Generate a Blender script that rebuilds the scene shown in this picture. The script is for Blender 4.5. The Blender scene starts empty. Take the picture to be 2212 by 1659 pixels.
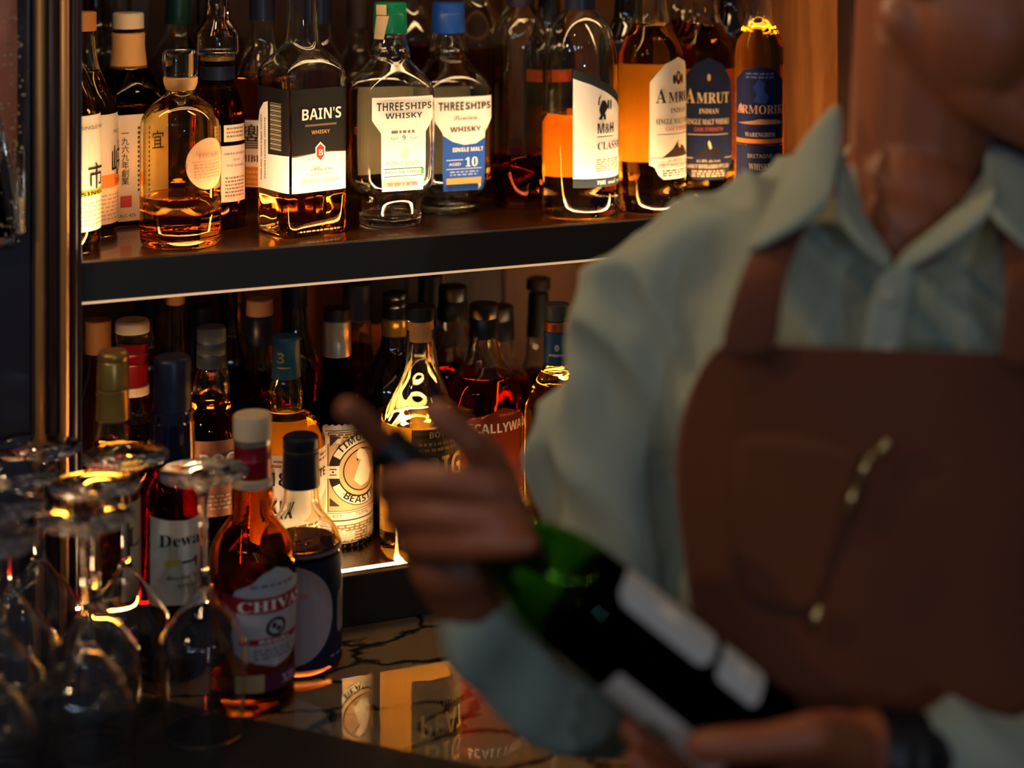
import bpy, bmesh, math, random
from mathutils import Vector, Matrix, noise
random.seed(7)
sin, cos, pi, rad = math.sin, math.cos, math.pi, math.radians
SC = bpy.context.scene
COL = SC.collection

# ------------------------------------------------------------------ camera, world, lamps, exposure
FPX, CX, HY = 4000.0, 1106.0, -251.0          # focal length and principal point (pixels of the 2212x1659 frame)
TH = math.atan(0.41)                          # the shelves recede to one side by this angle
EYE = 1.68
CT, ST = cos(TH), sin(TH)
FRONT = 1.81                                  # shelf front plane
Z_COUNTER, Z_LOW, Z_UP = 0.922, 0.972, 1.311  # counter top, lower shelf top, upper shelf top
U_UP = 1.274                                  # underside of the upper shelf
Z_MAT = 0.934

cd = bpy.data.cameras.new('camera'); cam = bpy.data.objects.new('camera', cd); COL.objects.link(cam)
cd.sensor_width = 36.0; cd.lens = 36.0 * FPX / 2212.0
cd.shift_y = -(829.5 - HY) / 2212.0
cam.location = (0, 0, EYE); cam.rotation_euler = (pi / 2, 0, -TH)
cd.clip_start = 0.05
cd.dof.use_dof = True; cd.dof.focus_distance = 1.93; cd.dof.aperture_fstop = 2.3
SC.camera = cam

w = bpy.data.worlds.new('bar_dusk'); SC.world = w; w.use_nodes = True
w.node_tree.nodes['Background'].inputs[0].default_value = (0.85, 0.85, 1.0, 1)
w.node_tree.nodes['Background'].inputs[1].default_value = 0.042

def lamp(name, loc, power, color, radius=0.04, spot=None, target=None, blend=0.6):
    d = bpy.data.lights.new(name, 'SPOT' if spot else 'POINT')
    d.energy = power; d.color = color; d.shadow_soft_size = radius
    o = bpy.data.objects.new(name, d); COL.objects.link(o); o.location = loc
    if spot:
        d.spot_size = rad(spot); d.spot_blend = blend
        o.rotation_euler = (Vector(target) - Vector(loc)).to_track_quat('-Z', 'Y').to_euler()
    return o
WARM = (1.0, 0.66, 0.34); COOL = (0.55, 0.72, 1.0)
for loc, p, c in (((-0.95, 0.10, 2.30), 5.0, COOL), ((-0.55, -0.60, 2.35), 5.5, COOL), ((-0.10, -0.90, 2.40), 2.4, COOL), ((0.45, -0.75, 2.40), 1.8, (0.8, 0.85, 1.0)), ((1.05, -0.35, 2.40), 1.4, (1.0, 0.8, 0.6)),
                  ((-0.80, 1.20, 2.05), 11.0, WARM), ((-0.20, 0.85, 2.45), 4.0, WARM), ((1.55, 0.35, 2.45), 1.0, WARM), ((-0.50, 0.30, 2.05), 2.2, COOL), ((-1.00, 0.75, 2.00), 2.6, COOL), ((0.343, -0.842, 1.572), 11.0, COOL)):  # the low last one is placed to put a highlight on the wine bottle
    lamp('unseen_lamp', loc, p, c, 0.028)  # unseen lamps, several added for fill and for glints on the glass
lamp('rim_spot', (0.40, 1.70, 1.98), 9.0, WARM, 0.03, spot=75, target=(0.78, 1.20, 1.38))  # unseen warm spot added to rim-light the bartender

vs = SC.view_settings
vs.view_transform = 'Standard'; vs.look = 'None'; vs.exposure = 0.0; vs.gamma = 1.0; vs.use_curve_mapping = False
cy = SC.cycles
cy.max_bounces = 20; cy.transmission_bounces = 20; cy.glossy_bounces = 6; cy.diffuse_bounces = 3; cy.transparent_max_bounces = 8
cy.sample_clamp_indirect = 30.0; cy.blur_glossy = 0.6

# ------------------------------------------------------------------ pixel geometry
def c2w(X, Y, Z): return Vector((X * CT + Z * ST, -X * ST + Z * CT, EYE - Y))
def P(px, py, Z): return c2w((px - CX) / FPX * Z, (py - HY) / FPX * Z, Z)
def on_plane(px, py, z): return P(px, py, (EYE - z) * FPX / (py - HY))
def at_y(px, y):                                # world x of a pixel column on the vertical plane y
    a = TH + math.atan((px - CX) / FPX); return y * math.tan(a)
RIGHT = Vector((CT, -ST, 0)); FWD = Vector((ST, CT, 0)); UP = Vector((0, 0, 1))

# ------------------------------------------------------------------ materials
def lin(c):
    return tuple((v / 255 / 12.92) if v <= 10 else ((v / 255 + 0.055) / 1.055) ** 2.4 for v in c)
MATS = {}
def new_mat(name):
    m = bpy.data.materials.new(name); m.use_nodes = True
    return m, m.node_tree.nodes, m.node_tree.links, m.node_tree.nodes['Principled BSDF']
def plain(name, rgb, rough=0.5, metal=0.0, coat=0.0, ior=1.5, spec=0.5, bump=0.0, bscale=400, var=0.0):
    if name in MATS: return MATS[name]
    m, N, L, b = new_mat(name)
    c = lin(rgb) + (1,)
    b.inputs['Base Color'].default_value = c
    b.inputs['Roughness'].default_value = rough; b.inputs['Metallic'].default_value = metal
    b.inputs['Coat Weight'].default_value = coat; b.inputs['IOR'].default_value = ior
    b.inputs['Specular IOR Level'].default_value = spec
    if bump or var:
        tc = N.new('ShaderNodeTexCoord'); n = N.new('ShaderNodeTexNoise'); n.inputs['Scale'].default_value = bscale
        n.inputs['Detail'].default_value = 4
        L.new(tc.outputs['Object'], n.inputs['Vector'])
        if bump:
            bp = N.new('ShaderNodeBump'); bp.inputs['Strength'].default_value = bump; bp.inputs['Distance'].default_value = 0.001
            L.new(n.outputs['Fac'], bp.inputs['Height']); L.new(bp.outputs['Normal'], b.inputs['Normal'])
        if var:
            mx = N.new('ShaderNodeMix'); mx.data_type = 'RGBA'
            mx.inputs['A'].default_value = tuple(v * (1 - var) for v in c[:3]) + (1,)
            mx.inputs['B'].default_value = tuple(min(1, v * (1 + var)) for v in c[:3]) + (1,)
            L.new(n.outputs['Fac'], mx.inputs['Factor']); L.new(mx.outputs['Result'], b.inputs['Base Color'])
    MATS[name] = m
    return m
def glass(name, rgb=(1, 1, 1), ior=1.45, rough=0.0):
    if name in MATS: return MATS[name]
    m = bpy.data.materials.new(name); m.use_nodes = True
    N, L = m.node_tree.nodes, m.node_tree.links
    N.remove(N['Principled BSDF'])
    g = N.new('ShaderNodeBsdfGlass'); g.inputs['Color'].default_value = tuple(rgb) + (1,)
    g.inputs['IOR'].default_value = ior; g.inputs['Roughness'].default_value = rough
    L.new(g.outputs[0], N['Material Output'].inputs['Surface'])
    MATS[name] = m
    return m
def emit(name, rgb, strength):
    m, N, L, b = new_mat(name)
    b.inputs['Base Color'].default_value = tuple(rgb) + (1,)
    b.inputs['Emission Color'].default_value = tuple(rgb) + (1,); b.inputs['Emission Strength'].default_value = strength
    return m
def wood(name, c1, c2, scale=(3, 3, 60), rough=0.35, axis_rot=(0, 0, 0), coat=0.0):
    m, N, L, b = new_mat(name)
    tc = N.new('ShaderNodeTexCoord'); mp = N.new('ShaderNodeMapping'); mp.inputs['Scale'].default_value = scale
    n1 = N.new('ShaderNodeTexNoise'); n1.inputs['Scale'].default_value = 1.0; n1.inputs['Detail'].default_value = 6; n1.inputs['Distortion'].default_value = 1.2
    n2 = N.new('ShaderNodeTexNoise'); n2.inputs['Scale'].default_value = 6.0; n2.inputs['Detail'].default_value = 3
    L.new(tc.outputs['Object'], mp.inputs['Vector']); L.new(mp.outputs['Vector'], n1.inputs['Vector']); L.new(mp.outputs['Vector'], n2.inputs['Vector'])
    ad = N.new('ShaderNodeMath'); ad.operation = 'ADD'; L.new(n1.outputs['Fac'], ad.inputs[0])
    ml = N.new('ShaderNodeMath'); ml.operation = 'MULTIPLY'; ml.inputs[1].default_value = 0.35; L.new(n2.outputs['Fac'], ml.inputs[0]); L.new(ml.outputs[0], ad.inputs[1])
    cr = N.new('ShaderNodeValToRGB'); cr.color_ramp.elements[0].position = 0.45; cr.color_ramp.elements[1].position = 0.9
    cr.color_ramp.elements[0].color = lin(c1) + (1,); cr.color_ramp.elements[1].color = lin(c2) + (1,)
    L.new(ad.outputs[0], cr.inputs['Fac']); L.new(cr.outputs['Color'], b.inputs['Base Color'])
    bp = N.new('ShaderNodeBump'); bp.inputs['Strength'].default_value = 0.15; bp.inputs['Distance'].default_value = 0.0008
    L.new(ad.outputs[0], bp.inputs['Height']); L.new(bp.outputs['Normal'], b.inputs['Normal'])
    b.inputs['Roughness'].default_value = rough; b.inputs['Coat Weight'].default_value = coat
    return m
def marble(name):
    m, N, L, b = new_mat(name)
    tc = N.new('ShaderNodeTexCoord'); mp = N.new('ShaderNodeMapping'); mp.inputs['Scale'].default_value = (9, 15, 9); mp.inputs['Rotation'].default_value = (0, 0, 0.5)
    nz = N.new('ShaderNodeTexNoise'); nz.inputs['Scale'].default_value = 1.6; nz.inputs['Detail'].default_value = 6
    vm = N.new('ShaderNodeVectorMath'); vm.operation = 'MULTIPLY_ADD'; vm.inputs[1].default_value = (0.9, 0.9, 0.9)
    L.new(tc.outputs['Object'], mp.inputs['Vector']); L.new(mp.outputs['Vector'], nz.inputs['Vector'])
    L.new(nz.outputs['Color'], vm.inputs[0]); L.new(mp.outputs['Vector'], vm.inputs[2])
    vo = N.new('ShaderNodeTexVoronoi'); vo.feature = 'DISTANCE_TO_EDGE'; vo.inputs['Scale'].default_value = 1.0
    L.new(vm.outputs[0], vo.inputs['Vector'])
    cr = N.new('ShaderNodeValToRGB'); e = cr.color_ramp.elements
    e[0].position = 0.015; e[0].color = lin((30, 27, 22)) + (1,)
    e[1].position = 0.07; e[1].color = lin((146, 126, 90)) + (1,)
    L.new(vo.outputs['Distance'], cr.inputs['Fac']); L.new(cr.outputs['Color'], b.inputs['Base Color'])
    b.inputs['Roughness'].default_value = 0.03; b.inputs['IOR'].default_value = 3.2
    return m

M_CLEAR = glass('clear_glass', (0.96, 0.97, 0.95))
M_LEDWARM = emit('led_diffuser_warm', (1.0, 0.64, 0.32), 84.0)
M_LEDTOP = emit('led_diffuser_top', (1.0, 0.64, 0.32), 26.0)
M_LINE = emit('light_guide_warm', (1.0, 0.62, 0.32), 0.55)
M_FASCIA = plain('dark_bronze_fascia', (46, 40, 36), 0.55, 0.0, bump=0.05)
M_SHELF = wood('walnut_shelf_veneer', (50, 24, 10), (92, 48, 22), (40, 3, 3), 0.25, coat=0.3)
M_OAK = wood('oak_veneer', (122, 72, 32), (158, 102, 54), (4, 30, 3.0), 0.45)
M_DARKWOOD = wood('dark_stained_panel', (48, 24, 14), (74, 40, 22), (30, 6, 3), 0.4)
M_MARBLE = marble('veined_marble_polished')
M_MAT = plain('black_rubber_mat', (14, 13, 16), 0.6, bump=0.4, bscale=260)
M_BRONZE = plain('brushed_bronze', (226, 164, 92), 0.45, 0.6, bump=0.08, bscale=120)
M_POST = plain('dark_bronze_post', (58, 40, 38), 0.45, 0.3, bump=0.05)
M_NAVY = plain('dark_plum_panel', (34, 28, 40), 0.35)
M_COPPER = plain('copper_backing', (226, 138, 108), 0.5, 0.2)
M_BUBBLE = plain('bubble_painted_glint', (236, 206, 170), 0.15, coat=1.0)  # pale tone stands in for light caught by the air bubbles
M_CORK = plain('cork', (196, 142, 84), 0.8, bump=0.5, bscale=500, var=0.2)
M_FLOOR = plain('dark_floor', (30, 26, 26), 0.5, var=0.3, bscale=6)

# ------------------------------------------------------------------ object helpers
def tag(o, label=None, cat=None, group=None, kind=None):
    if label: o['label'] = label
    if cat: o['category'] = cat
    if group: o['group'] = group
    if kind: o['kind'] = kind
    return o
def empty(name, loc=(0, 0, 0), rz=0.0):
    o = bpy.data.objects.new(name, None); COL.objects.link(o); o.location = loc; o.rotation_euler = (0, 0, rz)
    o.empty_display_size = 0.02
    return o
def link_mesh(name, me, mat, parent=None, smooth=True):
    o = bpy.data.objects.new(name, me); COL.objects.link(o)
    if mat is not None and not me.materials: me.materials.append(mat)
    if smooth: me.polygons.foreach_set('use_smooth', [True] * len(me.polygons))
    if parent is not None: o.parent = parent
    return o
def pyobj(name, V, Fc, mat, parent=None, smooth=True):
    me = bpy.data.meshes.new(name); me.from_pydata([tuple(v) for v in V], [], Fc); me.update()
    return link_mesh(name, me, mat, parent, smooth)
def bmobj(name, bm, mat, parent=None, smooth=True):
    me = bpy.data.meshes.new(name); bm.to_mesh(me); bm.free()
    return link_mesh(name, me, mat, parent, smooth)
def box(name, lo, hi, mat, parent=None, bevel=0.0015):
    bm = bmesh.new(); bmesh.ops.create_cube(bm, size=1)
    for v in bm.verts: v.co = Vector([lo[i] + (hi[i] - lo[i]) * (v.co[i] + 0.5) for i in range(3)])
    if bevel: bmesh.ops.bevel(bm, geom=bm.edges[:], offset=bevel, segments=2, affect='EDGES', profile=0.5)
    return bmobj(name, bm, mat, parent, False)
def chaikin(pts, it=2):
    for _ in range(it):
        q = [pts[0]]
        for a, b in zip(pts[:-1], pts[1:]):
            q.append(tuple(0.75 * x + 0.25 * y for x, y in zip(a, b)))
            q.append(tuple(0.25 * x + 0.75 * y for x, y in zip(a, b)))
        q.append(pts[-1]); pts = q
    return pts
def ring(r, z, n, sq):
    """a ring of n points, superellipse exponent 2 (round) .. 8 (square)"""
    return [polar(r, 2 * pi * i / n, sq) + (z,) for i in range(n)]
def polar(r, a, sq):
    c, s = cos(a), sin(a)
    if sq > 0:
        m = 2.0 + 6.0 * sq; r = r * (abs(c) ** m + abs(s) ** m) ** (-1.0 / m)
    return (r * c, r * s)
def lathe_data(prof, n=48, cap0=True, cap1=True, flip=False):
    """prof: (r, z, sq) rows; returns verts, faces"""
    V, Fc = [], []
    for p in prof: V += ring(p[0], p[1], n, p[2] if len(p) > 2 else 0.0)
    m = len(prof)
    for j in range(m - 1):
        for i in range(n):
            a, b = j * n + i, j * n + (i + 1) % n
            Fc.append((a, a + n, b + n, b))
    if cap0: V.append((0, 0, prof[0][1])); k = len(V) - 1; Fc += [(k, i, (i + 1) % n) for i in range(n)]
    if cap1: V.append((0, 0, prof[-1][1])); k = len(V) - 1; o = (m - 1) * n; Fc += [(k, o + (i + 1) % n, o + i) for i in range(n)]
    if flip: Fc = [tuple(reversed(f)) for f in Fc]
    return V, Fc
def join_data(*ds):
    V, Fc = [], []
    for v, f in ds:
        k = len(V); V += v; Fc += [tuple(i + k for i in q) for q in f]
    return V, Fc

# ------------------------------------------------------------------ lettering
_TXT = {}
SERIF = lambda s: ''.join(chr(0x1D400 + ord(c) - 65) if 'A' <= c <= 'Z' else chr(0x1D41A + ord(c) - 97) if 'a' <= c <= 'z' else chr(0x1D7CE + ord(c) - 48) if '0' <= c <= '9' else c for c in s)
BOLD = lambda s: ''.join(chr(0x1D5D4 + ord(c) - 65) if 'A' <= c <= 'Z' else chr(0x1D5EE + ord(c) - 97) if 'a' <= c <= 'z' else chr(0x1D7EC + ord(c) - 48) if '0' <= c <= '9' else c for c in s)
SCRIPT = lambda s: ''.join(chr(0x1D4D0 + ord(c) - 65) if 'A' <= c <= 'Z' else chr(0x1D4EA + ord(c) - 97) if 'a' <= c <= 'z' else c for c in s)
def text_mesh(s):
    if s in _TXT: return _TXT[s]
    c = bpy.data.curves.new('lettering_source', 'FONT'); c.body = s; c.resolution_u = 2
    o = bpy.data.objects.new('lettering_source', c); COL.objects.link(o)
    dg = bpy.context.evaluated_depsgraph_get(); dg.update()
    me = bpy.data.meshes.new_from_object(o.evaluated_get(dg))
    V = [(v.co.x, v.co.y) for v in me.vertices]; Fc = [tuple(p.vertices) for p in me.polygons]
    bpy.data.objects.remove(o); bpy.data.curves.remove(c); bpy.data.meshes.remove(me)
    _TXT[s] = (V, Fc)
    return V, Fc
def T(s, x, y, h, col, w=None, align='C', rot=0.0, arc=None, bow=0.0):
    return dict(k='t', s=s, x=x, y=y, h=h, col=col, w=w, al=align, rot=rot, arc=arc, bow=bow)
def Q(pts, col, lift=1): return dict(k='p', pts=pts, col=col, lift=lift)
def R(x0, x1, y0, y1, col, lift=1): return Q([(x0, y0), (x1, y0), (x1, y1), (x0, y1)], col, lift)
def LINES(x0, x1, y0, y1, n, col, dens=0.75):
    out = []; h = (y1 - y0) / n
    for i in range(n):
        x = x0; y = y1 - h * (i + 0.75)
        while x < x1:
            d = random.uniform(0.03, 0.11)
            xe = min(x + d, x1)
            out.append(R(x, xe, y, y + h * 0.5, col, 2)); x = xe + 0.025
    return out
def OVAL(cx, cy_, rx, ry, col, lift=1, n=28): return Q([(cx + rx * cos(2 * pi * i / n), cy_ + ry * sin(2 * pi * i / n)) for i in range(n)], col, lift)
def ARCBAND(cx, cy_, r0, r1, a0, a1, col, lift=1, asp=1.0, n=16):
    o = [(cx + r1 * cos(rad(a0 + (a1 - a0) * i / n)), cy_ + asp * r1 * sin(rad(a0 + (a1 - a0) * i / n))) for i in range(n + 1)]
    q = [(cx + r0 * cos(rad(a0 + (a1 - a0) * i / n)), cy_ + asp * r0 * sin(rad(a0 + (a1 - a0) * i / n))) for i in range(n, -1, -1)]
    return Q(o + q, col, lift)
RECT = [(-.5, 0), (.5, 0), (.5, 1), (-.5, 1)]
def item_2d(it, W, H):
    """an item's flat mesh in metres on the label (u, v)"""
    if it['k'] == 'p':
        return [(x * W, y * H) for x, y in it['pts']], [tuple(range(len(it['pts'])))]
    sc = it['h'] * H / 0.70
    if it['arc']:
        R_, a0, sgn = it['arc']                     # radius (fraction of W), centre angle, +1 over / -1 under
        V, Fc = [], []; adv = []; tot = 0
        for ch in it['s']:
            v, f = text_mesh(ch); wd = (max(p[0] for p in v) - min(p[0] for p in v)) if v else 0.3
            adv.append((v, f, wd)); tot += wd + 0.12
        sx = sc
        if it['w']: sx = it['w'] * W / tot
        pos = -tot / 2
        for v, f, wd in adv:
            x0 = min(p[0] for p in v) if v else 0
            ang = rad(a0) - sgn * (pos + wd / 2 + 0.06) * sx / (R_ * W)
            tilt = ang - pi / 2 if sgn > 0 else ang + pi / 2
            k = len(V)
            for p in v:
                lx, ly = (p[0] - x0 - wd / 2) * sx, p[1] * sc
                V.append((it['x'] * W + R_ * W * cos(ang) + lx * cos(tilt) - ly * sin(tilt), it['y'] * H + R_ * W * sin(ang) + lx * sin(tilt) + ly * cos(tilt)))
            Fc += [tuple(i + k for i in q) for q in f]
            pos += wd + 0.12
        return V, Fc
    v, f = text_mesh(it['s'])
    if not v: return [], []
    x0, x1 = min(p[0] for p in v), max(p[0] for p in v)
    sx = it['w'] * (H if it['rot'] else W) / (x1 - x0) if it['w'] else sc
    off = {'C': (x0 + x1) / 2, 'L': x0, 'R': x1}[it['al']]
    cr, sr = cos(it['rot']), sin(it['rot'])
    V = []
    for p in v:
        lx, ly = (p[0] - off) * sx, p[1] * sc
        ly += it['bow'] * H * (1 - (2 * lx / max(1e-6, (x1 - x0) * sx)) ** 2)
        V.append((it['x'] * W + lx * cr - ly * sr, it['y'] * H + lx * sr + ly * cr))
    return V, f
LABCOL = {}
def lmat(rgb):
    rgb = tuple(rgb)
    if rgb not in LABCOL: LABCOL[rgb] = plain('label_print_%02x%02x%02x' % rgb, rgb, 0.6, spec=0.2)
    return LABCOL[rgb]
METALINK = {(212, 164, 84), (176, 176, 180)}

class Shape:
    """a bottle's outer shape in its local frame: profile rows (r, z, sq) from mouth to base"""
    def __init__(s, prof): s.p = sorted(prof, key=lambda q: q[1])
    def at(s, z):
        p = s.p
        if z <= p[0][1]: return p[0][0], p[0][2]
        for a, b in zip(p[:-1], p[1:]):
            if a[1] <= z <= b[1] and b[1] > a[1]:
                t = (z - a[1]) / (b[1] - a[1]); return a[0] + (b[0] - a[0]) * t, a[2] + (b[2] - a[2]) * t
        return p[-1][0], p[-1][2]
    def table(s, z):
        r, sq = s.at(z); n = 720; pts = ring(r, z, n, sq); L = [0.0]
        for i in range(1, n + 1):
            a, b = pts[i - 1], pts[i % n]; L.append(L[-1] + math.hypot(b[0] - a[0], b[1] - a[1]))
        return L
    def wrap(s, V2, zmid, zbase, phi, off):
        L = s.table(zmid); n = 720; per = L[-1]
        i0 = int(phi / 360 * n) % n; u0 = L[i0]
        import bisect
        out = []
        for u, v in V2:
            t = (u0 + u) % per
            j = min(n - 1, max(0, bisect.bisect_right(L, t) - 1))
            fr = (t - L[j]) / max(1e-9, L[j + 1] - L[j]); a = 2 * pi * (j + fr) / n
            z = zbase + v; r, sq = s.at(z)
            p = Vector(polar(r, a, sq) + (0,)); tg = Vector(polar(r, a + 0.01, sq) + (0,)) - Vector(polar(r, a - 0.01, sq) + (0,))
            nrm = Vector((tg.y, -tg.x, 0))
            nrm = nrm.normalized() if nrm.length > 1e-9 else Vector((cos(a), sin(a), 0))
            out.append((p.x + nrm.x * off, p.y + nrm.y * off, z))
        return out

def cut_flat(V, Fc, step):
    """slices a flat mesh along u so that it can bend round a bottle"""
    bm = bmesh.new(); vs_ = [bm.verts.new((a, b, 0)) for a, b in V]
    for f in Fc:
        try: bm.faces.new([vs_[i] for i in f])
        except ValueError: pass
    if V:
        bmesh.ops.triangulate(bm, faces=[f for f in bm.faces if len(f.verts) > 4])
        u0, u1 = min(p[0] for p in V), max(p[0] for p in V)
        k = math.ceil(u0 / step)
        while k * step < u1:
            bmesh.ops.bisect_plane(bm, geom=bm.verts[:] + bm.edges[:] + bm.faces[:], plane_co=(k * step, 0, 0), plane_no=(1, 0, 0)); k += 1
        v0, v1 = min(p[1] for p in V), max(p[1] for p in V)
        for i in range(1, 6):
            if v1 - v0 > 0.03:
                bmesh.ops.bisect_plane(bm, geom=bm.verts[:] + bm.edges[:] + bm.faces[:], plane_co=(0, v0 + (v1 - v0) * i / 6, 0), plane_no=(0, 1, 0))
        bmesh.ops.triangulate(bm, faces=[f for f in bm.faces if len(f.verts) > 4])
    bm.verts.ensure_lookup_table(); bm.verts.index_update()
    V2 = [(v.co.x, v.co.y) for v in bm.verts]; F2 = [tuple(v.index for v in f.verts) for f in bm.faces]
    bm.free(); return V2, F2

# ------------------------------------------------------------------ bottles
def build_bottle(name, label, cx, prof, plane=Z_UP, base_y=None, Zc=None, post=None, fill=None, glassm=None, liq=None, rot=0.0, sq=0.0, base_t=0.008,
           caps=(), labels=(), group=None, n=48, cat='bottle', round_base=0.1):
    """prof: (y_px, halfwidth_px[, sq]) rows from mouth down; caps: (part, [(y, hw)...], material); labels: dicts"""
    pos = P(cx, 0, Zc); pos.z = plane
    zz = lambda y, Z=None: EYE - (y - HY) / FPX * (Z or Zc) - plane
    k = Zc / FPX
    rows = [(p[1] * k, zz(p[0]), (p[2] if len(p) > 2 else sq)) for p in prof]
    rb, sb = rows[-1][0], rows[-1][2]
    if rows[-1][1] < 0.012: rows = rows[:-1]
    rows.append((rb, 0.012, sb)); 
    rows = chaikin(rows, 2)
    rows = [r for r in rows if r[1] > 0.0085]
    rows += [(rb, 0.008, sb), (rb * 0.985, 0.003, sb), (rb * 0.94, 0.0008, sb), (rb * 0.86, 0.0, sb)]
    to_cam = math.atan2(-pos.y, -pos.x)
    root = empty(name, pos, to_cam + rad(rot))
    tag(root, label, cat, group)
    gm = glassm or M_CLEAR
    ztop = rows[0][1]
    # outer surface, split where the liquid stands
    zf = zz(fill) if fill is not None else None
    outer = rows + [(rb * 0.55, 0.004, sb * 0.5)]
    if zf is not None and liq is not None:
        sh = Shape([r for r in rows])
        rf, sf = sh.at(zf); rb0, sb0 = sh.at(base_t)
        up = [r for r in rows if r[1] > zf + 0.0005] + [(rf, zf, sf)]
        mid = [(rf, zf, sf)] + [r for r in rows if base_t + 0.0005 < r[1] < zf - 0.0005] + [(rb0, base_t, sb0)]
        low = [(rb0, base_t, sb0)] + [r for r in outer if r[1] < base_t - 0.0003]
        wall = 0.0028
        cav = [(max(0.003, r[0] - wall), r[1], r[2]) for r in up]
        pyobj('glass_body', *lathe_data(list(reversed(cav)) + up, n, False, False), gm, root)
        pyobj('glass_base', *lathe_data(low, n, False, True), gm, root)
        pyobj('liquid', *lathe_data([(max(0.001, rf - wall), zf, sf)] + mid, n, True, False), liq, root)
    else:
        wall = 0.003
        cav = [(max(0.003, r[0] - wall), r[1], r[2]) for r in rows if r[1] > max(base_t, 0.009)]
        cav += [(cav[-1][0] * 0.93, base_t, cav[-1][2])]
        if gm.name.startswith('dark_'):
            d = lathe_data(outer, n)
        else:
            d = lathe_data(list(reversed(cav)) + outer, n, True, True)
        pyobj('glass_body', *d, gm, root)
    shp = Shape(rows)
    for c in caps:
        cp = [(h * k, zz(y)) for y, h in c[1]]
        cp = [(cp[0][0] - 0.0012, cp[0][1] + 0.0)] + [(cp[0][0], cp[0][1] - 0.0012)] + cp[1:]
        o = pyobj(c[0], *lathe_data(cp, 40), c[2], root)
        for e in (o,):
            m = e.modifiers.new('edge', 'EDGE_SPLIT'); m.split_angle = rad(40)
    for lb in labels:
        zmid0 = (lb['y0'] + lb['y1']) / 2
        rm = shp.at(zz(zmid0))[0]; Zl = Zc - rm * 0.8
        z1, z0 = zz(lb['y0'], Zl), zz(lb['y1'], Zl); H = z1 - z0; W = lb['w'] / 1000.0
        phi = lb.get('ang', 0) - rot
        base = lb.get('shape', RECT)
        items = [dict(k='p', pts=base, col=lb['col'], lift=0)] + list(lb.get('items', ()))
        lo = None; grp = {}
        for it in items:
            V2, F2 = item_2d(it, W, H)
            if not V2: continue
            V2, F2 = cut_flat(V2, F2, 0.004 if rm < 0.05 else 0.005)
            lift = 0.0004 + 0.00007 * (it.get('lift', 12))
            d = (shp.wrap(V2, (z0 + z1) / 2, z0, phi, lift), F2)
            if lo is None: lo = pyobj(lb.get('name', 'label'), *d, lb.get('mat') or lmat(it['col']), root, True)
            else: grp.setdefault((it['k'], tuple(it['col'])), []).append(d)
        for (kk, col), ds in grp.items():
            pyobj('lettering' if kk == 't' else 'print', *join_data(*ds), lmat(col), lo, False)['kind'] = 'stuff'
    return root
QUEUE = []
def bottle(name, label, cx, prof, **k):
    """queues a bottle; its distance comes from where its base meets the shelf (base_y) or from its row (Zc)"""
    if k.get('Zc') is None:
        Zf = (EYE - k.get('plane', Z_UP)) * FPX / (k['base_y'] - HY); k['Zc'] = Zf / (1 - prof[-1][1] / FPX)
    k.pop('base_y', None)
    QUEUE.append((name, label, cx, prof, k))
def stand_bottles():
    """steps the farther of two touching bottles back along its own line of sight, then builds them all"""
    def foot(q):
        p = P(q[2], 0, q[4]['Zc']); h = max(r[1] * (1 + 0.33 * (r[2] if len(r) > 2 else q[4].get('sq', 0))) for r in q[3])
        return p.x, p.y, h * q[4]['Zc'] / FPX + 0.0016
    for _ in range(400):
        moved = False
        for i in range(len(QUEUE)):
            for j in range(i + 1, len(QUEUE)):
                a, b = QUEUE[i], QUEUE[j]
                if a[4].get('plane', Z_UP) != b[4].get('plane', Z_UP): continue
                A, B = foot(a), foot(b)
                if math.hypot(A[0] - B[0], A[1] - B[1]) < A[2] + B[2]:
                    far = a if a[4]['Zc'] > b[4]['Zc'] else b
                    far[4]['Zc'] += 0.003; moved = True
        if not moved: break
    for q in QUEUE:
        x, y, r = foot(q)
        if y + r > BACK or x + r > XR: print('bottle meets the cabinet:', q[1], round(y + r, 3), round(x + r, 3))
    for nm, lb, cx, pr, k in QUEUE:
        post = k.pop('post', None); r = build_bottle(nm, lb, cx, pr, **k)
        if post: post(r, k['Zc'])
def disc(r, z, n, sq):
    V = ring(r, z, n, sq) + [(0, 0, z)]
    return V, [(n, i, (i + 1) % n) for i in range(n)]

# ------------------------------------------------------------------ the setting
BACK = 2.26
XR = at_y(1820, FRONT)
XL = 0.25
tag(box('floor', (-3, -2.5, -0.05), (4, 2.6, 0), M_FLOOR, bevel=0), kind='structure')
wb = box('wall_back', (-3.0, BACK + 0.012, 0.0), (4.0, BACK + 0.06, 2.7), M_DARKWOOD, bevel=0); tag(wb, kind='structure')
seam = at_y(1089, BACK)
def panel(nm, x0, x1, z0, z1, m): box(nm, (x0, BACK, z0), (x1 - 0.002, BACK + 0.012, z1), m, wb, 0.001)
for z0, z1 in ((Z_LOW, U_UP), (Z_UP, 1.75)):
    xs = [XL, at_y(430, BACK), at_y(668, BACK), at_y(880, BACK), seam]
    for a, b in zip(xs[:-1], xs[1:]): panel('panel', a, b, z0 + 0.001, z1 - 0.001, M_DARKWOOD)
    panel('oak_panel', seam, at_y(1330, BACK), z0 + 0.001, z1 - 0.001, M_OAK)
    panel('oak_panel', at_y(1330, BACK), XR, z0 + 0.001, z1 - 0.001, M_OAK)
box('oak_batten', (at_y(668, BACK) - 0.006, BACK - 0.006, Z_LOW + 0.001), (at_y(668, BACK) + 0.006, BACK - 0.0005, U_UP - 0.001), M_OAK, wb)
wr = box('wall_right', (XR, FRONT + 0.012, 0.0), (XR + 0.02, BACK + 0.01, 2.7), M_OAK, bevel=0.001); tag(wr, kind='structure')
tag(box('trim_1', (XR + 0.0005, FRONT - 0.015, 0.0), (XR + 0.06, FRONT + 0.0115, 2.7), M_POST), kind='structure')

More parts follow.
